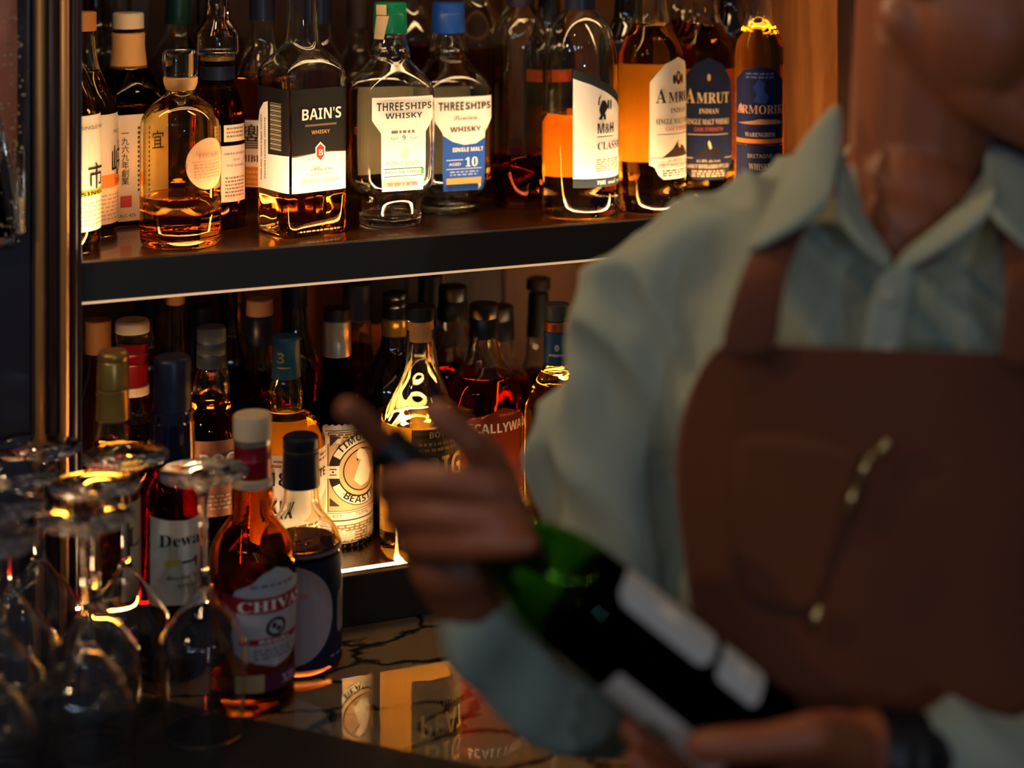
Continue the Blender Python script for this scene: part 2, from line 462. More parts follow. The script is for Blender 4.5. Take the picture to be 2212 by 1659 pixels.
def shelf(label, top, bottom, guide, rec, lip):
    r = empty('back_bar_shelf', ((XL + XR) / 2, (FRONT + BACK) / 2, bottom)); tag(r, label, 'shelf', 'lit shelves of the back bar')
    off = -r.location
    def bx(nm, lo, hi, m, bv=0.001):
        o = box(nm, Vector(lo) + off, Vector(hi) + off, m, r, bv); return o
    x0, x1 = XL, XR - 0.0005
    bx('fascia', (x0, FRONT, bottom + (0.0022 if guide else 0)), (x1, FRONT + 0.009, top + lip), M_FASCIA, 0.0012)
    bx('front_lip', (x0, FRONT + 0.0091, top - 0.02), (x1, FRONT + 0.013, top + lip), M_SHELF, 0.0005)
    bx('channel', (x0, FRONT + 0.0131, top - 0.02), (x1, FRONT + 0.0269, top - rec - 0.0031), M_SHELF, 0)
    bx('led_strip', (x0 + 0.004, FRONT + 0.0135, top - rec - 0.003), (x1 - 0.004, FRONT + 0.0265, top - rec), M_LEDWARM, 0)
    bx('board', (x0, FRONT + 0.027, top - 0.03), (x1, BACK - 0.001, top), M_SHELF, 0.0008)
    if guide: bx('light_guide', (x0, FRONT - 0.0004, bottom), (x1, FRONT + 0.006, bottom + 0.0021), M_LINE, 0)
    else: bx('plinth', (x0, FRONT + 0.0095, bottom), (x1, FRONT + 0.03, top - 0.031), M_FASCIA, 0)
def top_shelf():
    r = empty('top_shelf', ((XL + XR) / 2, (FRONT + BACK) / 2, 1.655)); tag(r, 'topmost dark shelf with a warm light strip under its front edge', 'shelf', 'lit shelves of the back bar')
    off = -r.location
    def bx(nm, lo, hi, m): return box(nm, Vector(lo) + off, Vector(hi) + off, m, r, 0)
    x0, x1 = XL, XR - 0.0005
    bx('fascia', (x0, FRONT, 1.655), (x1, FRONT + 0.009, 1.70), M_FASCIA)
    bx('led_strip', (x0 + 0.004, FRONT + 0.0095, 1.676), (x1 - 0.004, FRONT + 0.0215, 1.6785), M_LEDTOP)
    bx('board', (x0, FRONT + 0.0091, 1.679), (x1, BACK - 0.001, 1.70), M_SHELF)
top_shelf()
shelf('upper dark-edged walnut shelf with a thin glowing line under its fascia', Z_UP, U_UP, True, 0.0003, 0.0032)
shelf('lower walnut shelf resting on the marble, bright light strip along its edge', Z_LOW, Z_COUNTER + 0.0003, False, 0.0003, 0.0018)

ct = empty('marble_counter', ((XL + XR) / 2, 1.7, 0)); tag(ct, 'polished marble counter with dark veins under the bottle shelves', 'counter')
def cbox(nm, lo, hi, m): return box(nm, Vector(lo) - ct.location, Vector(hi) - ct.location, m, ct)
cbox('slab', (-0.75, 1.40, Z_COUNTER - 0.03), (XR - 0.001, BACK - 0.002, Z_COUNTER), M_MARBLE)
for i in range(4):
    a = -0.74 + i * 0.47
    cb = cbox('cabinet_door', (a, 1.43, 0.1), (a + 0.464, 1.455, Z_COUNTER - 0.032), M_DARKWOOD)
cbox('carcass', (-0.74, 1.456, 0.0), (XR - 0.01, BACK - 0.01, Z_COUNTER - 0.031), M_DARKWOOD)

# black mat, its far edge runs across the counter
m0, m1 = on_plane(236, 1485, Z_MAT), on_plane(1020, 1648, Z_MAT)
m1 = m1 + (m1 - m0).normalized() * 0.10
poly = [Vector((-0.12, m0.y, 0)), m0, m1, Vector((m1.x - 0.05, m1.y - 0.07, 0)), Vector((-0.12, 1.44, 0))]
bm = bmesh.new(); lo_ = [bm.verts.new((p.x, p.y, Z_COUNTER + 0.0004)) for p in poly]; hi_ = [bm.verts.new((p.x, p.y, Z_MAT)) for p in poly]
bm.faces.new(hi_); bm.faces.new(list(reversed(lo_)))
for i in range(5): bm.faces.new([lo_[i], lo_[(i + 1) % 5], hi_[(i + 1) % 5], hi_[i]])
bmesh.ops.recalc_face_normals(bm, faces=bm.faces[:])
bmesh.ops.bevel(bm, geom=bm.edges[:], offset=0.003, segments=2, affect='EDGES')
tag(bmobj('bar_mat', bm, M_MAT, None, False), 'black rubber bar mat under the upturned glasses', 'mat')

# bronze post and the seeded-glass panel at the cabinet's end
YP = 1.786
px0, px1 = at_y(70, YP + 0.012), at_y(182, YP + 0.004)
post = empty('cabinet_post', ((px0 + px1) / 2, YP + 0.03, Z_COUNTER)); tag(post, 'fluted dark bronze post with two bright ribs beside the shelves', 'post')
box('core', (px0 - post.location.x, -0.014, 0.0005), (px1 - post.location.x, -0.0065, 0.95), M_POST, post)
def rib(pxa, pxb, m, yc):
    xa, xb = at_y(pxa, yc), at_y(pxb, yc); r = (xb - xa) / 2 * CT
    V, Fc = lathe_data([(r, 0.949), (r, 0.0006)], 24)
    o = pyobj('rib', V, Fc, m, post); o.location = ((xa + xb) / 2 - post.location.x, yc - post.location.y, 0); return o
rib(75, 98, M_BRONZE, YP + 0.014); rib(129, 150, M_BRONZE, YP + 0.014)
rib(100, 128, M_POST, YP + 0.017); rib(152, 168, M_POST, YP + 0.016)
bxl = at_y(68, YP + 0.02)
wl = box('wall_left', (-0.75, YP + 0.02, Z_COUNTER + 0.0005), (bxl, YP + 0.07, 1.9), M_NAVY); tag(wl, kind='structure')
gx0, gx1 = at_y(-130, YP), at_y(61, YP)
zt = lambda y: EYE - (y - HY) / FPX * (YP / cos(rad(9.0)) * cos(rad(13)))
gz0 = EYE - (519 - HY) / FPX * 1.78
gp = empty('bubble_glass_panel', ((gx0 + gx1) / 2, YP + 0.0195, gz0)); tag(gp, 'tall clear glass panel full of trapped air bubbles beside the bronze post', 'glass panel')
gw, gh, gt = (gx1 - gx0), 0.45, 0.016
bm = bmesh.new(); bmesh.ops.create_cube(bm, size=1)
for v in bm.verts: v.co = Vector((v.co.x * gw, (v.co.y - 0.5) * gt - 0.0022, (v.co.z + 0.5) * gh))
bmesh.ops.bevel(bm, geom=[e for e in bm.edges if abs(e.verts[0].co.y - e.verts[1].co.y) > gt * 0.5], offset=0.012, segments=6, affect='EDGES')
bmesh.ops.bevel(bm, geom=[e for e in bm.edges if abs(e.verts[0].co.y - e.verts[1].co.y) < gt * 0.1 and len(e.link_faces) == 2 and e.calc_face_angle(0) > 1], offset=0.0022, segments=3, affect='EDGES')
bmobj('slab', bm, M_CLEAR, gp, True)
box('copper_strip', (-gw / 2 + 0.004, -0.0020, 0.004), (gw / 2 - 0.010, -0.0004, gh - 0.004), M_COPPER, gp, 0)
bub = []
for i in range(150):
    r = random.uniform(0.0008, 0.0022); x = gw / 2 - 0.004 - abs(random.gauss(0, 1)) * 0.018; z = random.uniform(0.005, gh * 0.75)
    if x < -gw / 2 + 0.004: continue
    bmx = bmesh.new(); bmesh.ops.create_icosphere(bmx, subdivisions=2, radius=r)
    y = random.uniform(-gt + 0.001, -0.005)
    V = [(v.co.x + x, v.co.y + y, v.co.z + z) for v in bmx.verts]; Fc = [tuple(reversed([v.index for v in f.verts])) for f in bmx.faces]; bmx.free()
    bub.append((V, Fc))
bo = pyobj('bubbles', *join_data(*bub), M_BUBBLE, gp, True); bo['kind'] = 'stuff'

# ------------------------------------------------------------------ bottles: colours
def liqm(name, c): return glass(name, c, 1.36)
AMBER = liqm('whisky_amber', (0.94, 0.62, 0.26)); GOLD = liqm('whisky_gold', (0.97, 0.80, 0.40)); PALE = liqm('whisky_pale', (0.97, 0.84, 0.52))
RUST = liqm('whisky_rust', (0.80, 0.34, 0.10)); BROWN = liqm('whisky_brown', (0.66, 0.34, 0.14)); DEEP = liqm('whisky_deep_red', (0.55, 0.15, 0.08))
ORANGE = liqm('whisky_orange', (0.99, 0.74, 0.30))
SMOKE = glass('smoked_glass', (0.55, 0.50, 0.42)); REDG = glass('burgundy_glass', (0.66, 0.14, 0.18)); NAVYG = glass('navy_glass', (0.16, 0.17, 0.30))
DKB = plain('dark_bottle_glass', (16, 12, 10), 0.06, coat=1.0); DKR = plain('dark_red_bottle', (40, 14, 10), 0.08, coat=1.0)
K_BLACK = plain('black_capsule', (17, 17, 20), 0.35); K_NAVY = plain('navy_capsule', (20, 26, 48), 0.35); K_TEAL = plain('teal_capsule', (18, 74, 92), 0.4)
K_BLUE = plain('blue_capsule', (24, 72, 158), 0.35); K_GREEN = plain('green_capsule', (6, 112, 72), 0.3); K_RED = plain('red_foil', (140, 18, 30), 0.28, 0.3)
K_GOLD = plain('gold_foil', (176, 138, 66), 0.3, 0.7); K_SILVER = plain('silver_foil', (190, 184, 170), 0.28, 0.85); K_CREAM = plain('cream_cap', (222, 200, 162), 0.5)
K_WOOD = plain('wood_stopper', (190, 138, 84), 0.6, bump=0.2); K_BROWN = plain('brown_cap', (64, 50, 42), 0.5); K_GREY = plain('grey_capsule', (66, 66, 62), 0.4)
K_ORANGE = plain('tan_stopper', (190, 124, 62), 0.6); K_PLUM = plain('dark_violet_cap', (30, 24, 40), 0.4)
CR = (240, 226, 200); INK = (26, 24, 26); WH = (246, 240, 230); NV = (22, 34, 66); GD = (212, 164, 84); SV = (196, 196, 200)
UPG = 'whisky bottles on the upper shelf'; LOG = 'whisky bottles on the lower shelf'; COG = 'bottles standing on the marble counter'

# ------------------------------------------------------------------ upper shelf, front
bottle('whisky_bottle', 'clear bottle beside the bronze post, cream label with a green band and bold character', 140, [(-70, 26), (60, 27), (120, 32), (165, 50), (205, 68), (250, 77), (540, 76)], base_y=553, fill=150, liq=PALE, group=UPG,
       caps=[('cap', [(-110, 29), (-60, 29)], K_ORANGE)],
       labels=[dict(y0=252, y1=503, ang=58, w=66, col=CR, items=[T('市', .0, .38, .17, INK), R(-.5, .5, .30, .41 - .05, (196, 190, 60)), T(BOLD('SINGLE'), 0, .31, .03, INK, w=.6), T('SINGLE MALT', 0, .88, .03, INK, w=.6)] + LINES(-.35, .35, .04, .26, 6, (190, 170, 140)))])
bottle('whisky_bottle', 'clear bottle with tan stopper, cream label with brush characters and an orange band', 178, [(66, 26), (80, 27), (110, 30), (148, 36), (185, 54), (215, 68), (250, 76), (515, 75)], base_y=519, fill=150, liq=GOLD, group=UPG,
       caps=[('stopper', [(25, 30), (66, 30)], K_ORANGE)],
       labels=[dict(y0=250, y1=488, ang=42, w=78, col=CR, items=[T('MALT', .22, .82, .035, INK), T('峡', .26, .46, .21, INK, w=.34), R(-.5, .5, .33, .48 - .03, (232, 146, 72)), T(BOLD('TAKIO'), .3, .36, .05, (190, 90, 40)), T('KYO', .3, .72, .03, INK)] + LINES(-.1, .45, .03, .28, 7, (205, 180, 150)))])
bottle('whisky_bottle', 'dark square-shouldered bottle with white screw cap and vertical brush characters on cream', 277, [(66, 30), (78, 33), (110, 34), (145, 40), (168, 58), (200, 70, .4), (240, 75, .7), (490, 75, .7)], base_y=497, fill=215, liq=BROWN, glassm=SMOKE, rot=22, group=UPG,
       caps=[('screw_cap', [(27, 33), (32, 33.6), (61, 33.6)], K_CREAM), ('neck_sleeve', [(70, 36), (95, 35), (125, 38), (146, 41)], plain('parchment_sleeve', (222, 168, 100), 0.6))],
       labels=[dict(y0=246, y1=474, ang=22, w=58, col=CR, items=[T('宜', .22, .68, .13, INK)] + [T(c, -.33, .80 - i * .075, .055, INK) for i, c in enumerate('一九六九年創業')] + [R(-.42, -.2, .13, .24, (214, 84, 70)), T('ALC 43%', -.28, .04, .03, INK)] + [R(-.08, -.02, .86 - i * .045, .885 - i * .045, (60, 50, 44)) for i in range(14)])])
bottle('whisky_bottle', 'round-shouldered clear bottle half full of amber, glass stopper and blush oval label', 390, [(194, 30), (203, 33), (214, 48), (228, 68), (250, 82), (275, 87), (505, 87), (520, 86)], base_y=543, fill=419, liq=AMBER, glassm=glass('straw_tint_glass', (0.97, 0.90, 0.66)), base_t=0.006, group=UPG, n=64,
       caps=[('glass_stopper', [(108, 34), (114, 38), (150, 38), (164, 36)], M_CLEAR), ('cork', [(165, 37), (180, 36), (193, 31)], plain('golden_cork_band', (216, 160, 84), 0.5))],
       labels=[dict(y0=300, y1=412, ang=43, w=52, col=(232, 176, 128), shape=[(.5 * cos(2 * pi * i / 32), .5 + .5 * sin(2 * pi * i / 32)) for i in range(32)],
                    items=[T(SERIF('HEAD'), .0, .62, .10, (196, 128, 90), w=.5), R(-.38, .38, .55, .56, (190, 120, 84))] + LINES(-.34, .34, .22, .52, 5, (200, 136, 98)))])
bottle('whisky_bottle', 'dark decanter bottle with tall flared glass stopper and small pink card label', 470, [(120, 34), (132, 36), (178, 36), (195, 44), (230, 54), (262, 60), (490, 60)], base_y=500, fill=186, liq=BROWN, glassm=SMOKE, group=UPG,
       caps=[('glass_stopper', [(-10, 20), (45, 24), (74, 44), (80, 45), (116, 45), (119, 36)], M_CLEAR), ('stopper_ring', [(119.5, 37), (129, 37)], K_GOLD), ('neck_band', [(140, 36.8), (170, 36.8)], K_NAVY)],
       labels=[dict(y0=270, y1=306, ang=42, w=30, col=(236, 214, 186), items=LINES(-.4, .4, .2, .9, 3, (150, 110, 90))),
               dict(y0=315, y1=436, ang=40, w=34, col=(240, 214, 196), items=[T('NIKKA WHISKY', 0, .84, .04, (90, 50, 60), w=.8), T('FROM', 0, .73, .04, (90, 50, 60)), T('THE BARREL', 0, .63, .04, (90, 50, 60), w=.7)] + LINES(-.38, .38, .08, .46, 6, (140, 100, 100)))])
bottle('whisky_bottle', 'amber bottle squeezed behind the square black-and-white one, bold character on its label', 566, [(40, 26), (60, 27), (100, 33), (150, 55), (200, 62), (470, 62)], base_y=472, fill=160, liq=AMBER, group=UPG,
       caps=[('capsule', [(-60, 27), (-20, 27), (42, 28)], K_NAVY)],
       labels=[dict(y0=258, y1=402, ang=-14, w=34, col=WH, items=[T('響', -.1, .60, .28, INK), T(SERIF('HIBIKI'), 0, .38, .1, INK, w=.9), R(-.5, .5, .02, .30, (214, 158, 70))] + LINES(-.4, .4, .04, .26, 3, (240, 200, 120)))])
SH = [(-.5, 0), (.5, 0), (.5, 1), (-.5, 1)]
bottle('whisky_bottle', 'square bottle with black label over white and a red shield crest', 652, [(-60, 33), (20, 34), (70, 36), (98, 40), (125, 66, .25), (150, 80, .5), (182, 75, .9), (500, 75, .9)], base_y=512, fill=398, liq=AMBER, rot=31, group=UPG, base_t=0.006, n=64,
       caps=[('capsule', [(-150, 36), (-100, 36), (-62, 35)], K_BLACK)],
       labels=[dict(y0=190, y1=413, ang=31, w=66, col=(24, 22, 22), name='front_label', items=[Q([(-.5, 0), (.5, 0), (.5, .36), (.2, .375), (-.1, .37), (-.5, .345)], WH, 1), Q([(-.5, .34), (.5, .355), (.5, .37), (.1, .385), (-.5, .36)], GD, 0),
                    T(BOLD("BAIN'S"), .02, .70, .105, WH, w=.72), R(-.28, .3, .635, .655, (120, 100, 70), 2), T(BOLD('WHISKY'), .0, .56, .035, (190, 150, 90), w=.34),
                    Q([(.0, .28), (.09, .34), (.09, .43), (.06, .445), (0, .48), (-.06, .445), (-.09, .43), (-.09, .34)], WH, 2), Q([(.0, .30), (.07, .345), (.07, .425), (0, .46), (-.07, .425), (-.07, .345)], (206, 60, 40), 3), T(SERIF('B'), 0, .35, .06, WH),
                    T(SCRIPT('Bain'), .02, .20, .05, (214, 130, 110), w=.4), T('CAPE MOUNTAIN', 0, .155, .022, (150, 130, 120), w=.5), T(SERIF('SINGLE GRAIN'), .0, .085, .04, (196, 170, 110), w=.72), T('SOUTH AFRICAN WHISKY', .0, .03, .022, (200, 160, 130), w=.66)]),
               dict(y0=190, y1=413, ang=-56, w=62, col=(24, 22, 22), name='side_label', items=[Q([(-.5, 0), (.5, 0), (.5, .36), (-.14, .345), (-.14, .86), (-.28, .84), (-.42, .76), (-.5, .60)], WH, 1),
                    T(BOLD('ALCOHOL REDUCES DRIVING'), -.24, .40, .022, INK, w=.60, rot=-pi / 2), T(BOLD("ABILITY, DON'T DRINK AND DRIVE"), -.37, .40, .022, INK, w=.64, rot=-pi / 2)] +
                    [R(-.06, .30, .40 + i * .0155, .40 + i * .0155 + (.004 + .006 * (i % 3 == 0)), (190, 176, 150), 2) for i in range(30)]),
               dict(y0=492, y1=500, ang=31, w=54, col=(150, 96, 50), name='embossing', shape=[(-.5, .4), (.5, .4), (.5, .5), (-.5, .5)], items=LINES(-.45, .45, .1, .9, 1, (230, 180, 120)))])
def three_ships(label, cx, base_y, cap, extra, col_band, ang, post):
    k = [(72, 33), (78, 34), (104, 40), (110, 44), (118, 44), (126, 42), (140, 52, .1), (165, 72, .3), (186, 82, .45), (205, 83, .5), (385, 83, .5), (402, 76, .4), (418, 64, .2), (440, 63, .1), (465, 67, 0), (480, 68, 0)]
    caps = [('capsule', [(5, 35), (26, 35.5), (28, 34.8), (30, 35.8), (70, 37)], cap)]
    lab = dict(y0=208, y1=411, ang=ang, w=70, col=WH, shape=[(-.36, 0), (.36, 0), (.36, .62), (.5, .76), (.5, 1), (-.5, 1), (-.5, .76), (-.36, .62)], items=extra)
    bottle('whisky_bottle', label, cx, k, base_y=base_y, fill=455, liq=glass('clear_spirit', (.97, .95, .9), 1.36), group=UPG, rot=20, caps=caps, labels=[lab, dict(y0=206, y1=398, ang=186, w=66, col=(226, 204, 168), name='back_label')], n=56, post=post)
GRN = (20, 96, 64); BLU = (34, 86, 176)
def tax_strip(root, Zc):
    for a0, a1, y0, y1, sh in ((-52, -12, 8, 30, 0), (-64, -18, 32, 82, 18)):
        rr = 37.4 * Zc / FPX + 0.0004; V = []; n_ = 8
        for j in range(5):
            for i in range(n_ + 1):
                t = j / 4; a = rad(a0 - 20 + (a1 - a0) * i / n_ + sh * (1 - t) - sh * .2)
                V.append((rr * cos(a), rr * sin(a), EYE - (y0 + (y1 - y0) * t - HY) / FPX * Zc - Z_UP))
        pyobj('tax_strip', V, [(j * (n_ + 1) + i, (j + 1) * (n_ + 1) + i, (j + 1) * (n_ + 1) + i + 1, j * (n_ + 1) + i + 1) for j in range(4) for i in range(n_)], plain('tax_paper', (200, 172, 132), 0.8), root)
three_ships('flared clear bottle with torn tax strip on its green cap, tall white label', 843, 498, K_GREEN, [
    T(BOLD('THREE'), -.43, .86, .085, (58, 62, 50), w=.42, align='L'), T(BOLD('SHIPS'), .02, .865, .07, (58, 62, 50), w=.44, align='L'), T(BOLD('WHISKY'), .0, .775, .055, (58, 62, 50), w=.60), 
    T('Aged', -.16, .55, .03, (120, 110, 100)), T(SERIF('9'), .0, .545, .05, (58, 62, 50)), T('Years', .16, .55, .03, (120, 110, 100)), OVAL(.02, .40, .07, .07, (226, 206, 190), 1),
    R(-.32, .32, .235, .245, GRN), T(SERIF('PINO CASK FINISH'), -.02, .185, .032, (58, 62, 50), w=.58), R(-.32, .32, .155, .165, GRN), R(.28, .34, .17, .235, (70, 150, 100))] + LINES(-.26, .26, .04, .10, 1, (200, 110, 110)) + LINES(-.2, .2, .60, .66, 1, (120, 110, 100)) + LINES(-.3, .3, .27, .32, 3, (205, 170, 150)), GRN, 20, tax_strip)
three_ships('flared clear bottle with blue cap, white crest label over a blue panel', 968, 477, K_BLUE, [
    Q([(-.36, 0), (.36, 0), (.36, .56), (.2, .50), (0, .49), (-.2, .53), (-.36, .60)], BLU, 1), T(BOLD('THREE'), -.43, .86, .085, (58, 62, 50), w=.42, align='L'), T(BOLD('SHIPS'), .02, .865, .07, (58, 62, 50), w=.44, align='L'),
    T(SCRIPT('Premium'), .02, .755, .06, (150, 110, 80), w=.4), T(BOLD('WHISKY'), .02, .63, .05, (58, 62, 50), w=.52), T(BOLD('SINGLE MALT'), .06, .42, .042, WH, w=.52), T(SERIF('10'), .12, .26, .095, WH), R(-.3, -.02, .33, .336, WH, 2), T('AGED', -.16, .275, .03, WH, w=.2), R(-.3, .3, .235, .24, WH, 2),
    R(-.3, .3, .075, .14, (214, 164, 84), 2)] + LINES(-.24, .24, .16, .22, 2, (160, 180, 220)), BLU, 24, None)
bottle('whisky_bottle', 'clear domed bottle with dark red dregs standing next to the blue-capped one', 1124, [(12, 29), (20, 34), (45, 52), (80, 60), (115, 62), (460, 62)], base_y=468, fill=326, liq=DEEP, group=UPG, caps=[('capsule', [(-80, 31), (12, 31)], K_PLUM)])
LAB_MH = [(-.5, .01), (.5, .01), (.5, .70), (.25, .80), (0, .88), (-.25, .95), (-.5, 1)]
bottle('whisky_bottle', 'domed clear bottle half full of amber, cream label with slanted black band and lion', 1253, [(20, 33), (28, 42), (48, 60), (80, 73), (120, 80), (160, 82), (460, 82)], base_y=474, fill=240, liq=ORANGE, base_t=0.022, group=UPG, n=64, caps=[('capsule', [(-90, 33), (-40, 33), (19, 33)], K_NAVY)],
       labels=[dict(y0=149, y1=406, ang=42, w=78, col=WH, shape=LAB_MH, name='front_label', items=[Q([(-.5, .925), (-.25, .875), (0, .805), (.25, .72), (.5, .62), (.5, .70), (.25, .80), (0, .88), (-.25, .95), (-.5, 1)], (40, 46, 50), 1), R(-.5, .5, .01, .085, (40, 46, 50), 1),
            Q([(-.10, .62), (-.04, .60), (-.01, .64), (.02, .66), (.02, .70), (-.02, .735), (-.07, .735), (-.10, .70), (-.12, .66)], INK, 2), Q([(.02, .67), (.06, .66), (.06, .73), (.03, .74)], INK, 2), Q([(.08, .66), (.11, .66), (.115, .73), (.085, .74)], INK, 2), Q([(-.13, .58), (-.08, .575), (-.05, .61), (-.09, .62)], INK, 2), Q([(-.14, .70), (-.125, .76), (-.08, .785), (-.085, .775), (-.11, .75), (-.12, .70)], INK, 2), Q([(-.04, .57), (0, .58), (-.01, .62), (-.05, .62)], INK, 2),
            T(BOLD('M&H'), .0, .46, .085, INK, w=.30), R(-.15, .15, .43, .436, INK), T(SERIF('CLASSIC'), .11, .325, .065, INK, w=.52), T(BOLD('750'), -.10, .035, .03, WH), R(-.02, -.015, .03, .07, WH, 2), T('SINGLE', .1, .035, .018, WH), R(.2, .205, .03, .07, WH, 2), T('MALT', .3, .035, .018, WH)] + LINES(-.17, .3, .14, .25, 6, (150, 130, 100))),
               dict(y0=262, y1=400, ang=172, w=70, col=(244, 200, 130), name='back_label', items=LINES(-.3, .3, .3, .8, 5, (120, 80, 50)))])
AM = [(-.28, 0), (.28, 0), (.36, .035), (.42, .10), (.5, .12), (.49, .80), (.40, .86), (.25, .95), (0, 1), (-.25, .95), (-.40, .86), (-.49, .80), (-.5, .12), (-.42, .10), (-.36, .035)]
def amrut(label, cx, base_y, liq_, col, ink, ink2, ang, prof, bl, w=72):
    items = [T(SERIF('A'), -.40, .63, .12, ink, align='L', w=.16), T(SERIF('MRUT'), -.21, .63, .088, ink, align='L', w=.60), T(SERIF('INDIAN'), 0, .545, .04, ink, w=.34), T(SERIF('SINGLE MALT WHISKY'), .0, .455, .045, ink, w=.80), T(BOLD('CASK STRENGTH'), 0, .40, .03, (196, 80, 40), w=.5), R(-.38, .38, .368, .373, ink),
             Q([(-.30, .18), (-.12, .25), (0, .325), (.06, .27), (.10, .275), (.18, .235), (.26, .20), (.30, .18)], ink2, 1), Q([(-.02, .30), (0, .325), (.03, .30), (.05, .26), (.02, .25), (.0, .265)], (244, 214, 150), 2), R(-.5, -.28, .175, .18, ink), R(.3, .5, .175, .18, ink), T('61.8% alc./vol.', 0, .145, .022, ink, w=.42), T(SERIF('AMRUT DISTILLERIES PVT LTD'), 0, .095, .032, ink, w=.76),
             OVAL(0, .83, .06, .055, ink2, 1), OVAL(0, .84, .03, .03, (220, 180, 110), 2), OVAL(-.09, .82, .03, .04, ink2, 1), OVAL(.09, .82, .03, .04, ink2, 1)] + LINES(-.3, .3, .02, .08, 3, ink)
    bottle('whisky_bottle', label, cx, prof, base_y=base_y, fill=48, liq=liq_, base_t=0.012, group=UPG, n=56, caps=[('capsule', [(-110, 34), (-60, 35), (-40, 35)], K_BROWN)],
           labels=[dict(y0=124, y1=386, ang=ang, w=w, col=col, shape=AM, name='front_label', items=items)] + bl)
am = [(-41, 32), (20, 36), (45, 40), (70, 52), (95, 66), (115, 73), (450, 73)]
amrut('clear bottle of gold whisky with shield-shaped cream label showing mountains', 1408, 467, GOLD, CR, (60, 44, 30), (70, 40, 30), 51, am, [dict(y0=150, y1=365, ang=196, w=70, col=(244, 206, 130), name='back_label')], w=74)
amrut('bottle of orange whisky with shield-shaped navy label showing mountains', 1516, 452, ORANGE, NV, (226, 196, 140), (40, 30, 40), 12, [(p[0], p[1] * 1.0) for p in am], [dict(y0=160, y1=360, ang=196, w=70, col=(240, 150, 70), name='back_label')], w=66)
bottle('whisky_bottle', 'gold whisky bottle with dark blue arched label against the oak wall', 1640, [(-60, 26), (30, 28), (48, 31), (66, 40), (90, 50), (110, 54), (430, 54)], base_y=468, fill=58, liq=GOLD, group=UPG, caps=[('capsule', [(-120, 28), (-60, 27)], K_NAVY)],
       labels=[dict(y0=143, y1=312, ang=2, w=62, col=(20, 26, 70), shape=[(-.5, 0), (.5, 0), (.5, .82), (.3, .95), (0, 1), (-.3, .95), (-.5, .82)], items=[R(-.5, .5, .02, .075, (236, 130, 40)), T(SERIF('ARMORIK'), 0, .40, .11, (200, 150, 120), w=.92), T(SERIF('A'), -.36, .40, .13, (200, 150, 120)),
            Q([(-.12, .55), (.1, .52), (.16, .62), (.06, .70), (.1, .78), (-.02, .84), (-.12, .74), (-.06, .64)], (34, 60, 130), 1), Q([(-.46, .27), (-.2, .30), (.0, .33), (.3, .32), (.42, .30), (.44, .265), (-.2, .26)], (190, 130, 90), 1), T(SERIF('WARENGHEM'), 0, .105, .055, (200, 180, 170), w=.54)] + LINES(-.26, .26, .84, .93, 2, (90, 100, 150))),
               dict(y0=314, y1=400, ang=2, w=62, col=(26, 30, 66), name='lower_label', items=[T('BRETAGNE', 0, .7, .1, (170, 150, 130), w=.44), T(SERIF('WHISKY'), 0, .4, .16, (190, 170, 140), w=.4)])])

# ------------------------------------------------------------------ upper shelf, behind
def plainb(label, cx, Z, nk, sh, bw, y_mouth, y_sh, capm, cap_y, gm=None, lq=None, fill=None, plane=Z_UP, group=UPG, nm='whisky_bottle', caps=None, labels=(), bottom=None):
    """an ordinary round bottle: neck half width nk, body half width bw, shoulder from y_sh to y_sh + sh"""
    return bottle(nm, label, cx, [(y_mouth, nk), (y_sh - 25, nk + 1), (y_sh, nk + 5), (y_sh + sh * .35, nk + (bw - nk) * .55), (y_sh + sh * .7, bw * .95), (y_sh + sh, bw), (bottom or y_sh + sh + 40, bw)], plane=plane, Zc=Z, fill=fill, liq=lq, glassm=gm, group=group,
                  caps=caps or [('capsule', [(cap_y, nk + 1.5), ((cap_y + y_mouth) / 2, nk + 1.5), (y_mouth + 1, nk + 2)], capm)], n=36, labels=labels)
ZB = 2.10
plainb('clear bottle behind the white-capped one, only its ribbed neck in view', 258, 2.03, 26, 70, 62, -60, 90, K_BLACK, -120, lq=BROWN, fill=150)
plainb('clear bottle with dark green capsule behind the glass-stoppered pair', 385, 2.03, 26, 70, 64, 50, 80, plain('bottle_green_capsule', (14, 62, 54), 0.35), -40, lq=BROWN, fill=170)
plainb('bottle with navy capsule behind the neck of the square black-label one', 690, 2.10, 25, 70, 62, 48, 90, K_NAVY, -40, lq=AMBER, fill=150)
plainb('bottle with grey-brown cap behind the green-capped one', 772, 2.11, 22, 60, 60, 58, 110, K_BROWN, -30, lq=BROWN, fill=190)
plainb('deep red bottle between the green and the blue caps', 886, 2.08, 30, 80, 60, -40, 20, K_BLACK, -100, lq=DEEP, fill=95)
plainb('brown bottle with a round seal behind the blue-capped one', 1030, 2.11, 30, 80, 66, -40, 10, K_BLACK, -100, lq=BROWN, fill=98, labels=[dict(y0=22, y1=86, ang=0, w=30, col=(84, 52, 24), name='seal', shape=[(.5 * cos(2 * pi * i / 24), .5 + .5 * sin(2 * pi * i / 24)) for i in range(24)], items=[ARCBAND(0, .5, .30, .38, 0, 360, (40, 22, 12), 1, 1.0)])])
plainb('dark bottle with orange and black label behind the two domed ones', 1186, 2.10, 24, 60, 56, -40, 60, K_BLACK, -100, gm=DKB, labels=[dict(y0=150, y1=410, ang=0, w=60, col=(24, 18, 18), items=[R(-.5, .5, .90, 1, (206, 84, 30)), R(-.5, .5, .0, .14, (206, 84, 30))])])
plainb('black bottle behind the half-full domed one', 1352, 2.13, 24, 60, 54, -40, 40, K_BLACK, -100, gm=DKB)
plainb('dark red bottle behind the pair with shield labels', 1462, 2.15, 26, 60, 56, -40, 15, K_BLACK, -100, lq=DEEP, fill=44)
plainb('black bottle behind the navy shield label', 1578, 2.17, 24, 60, 52, -40, 20, K_BLACK, -100, gm=DKB)
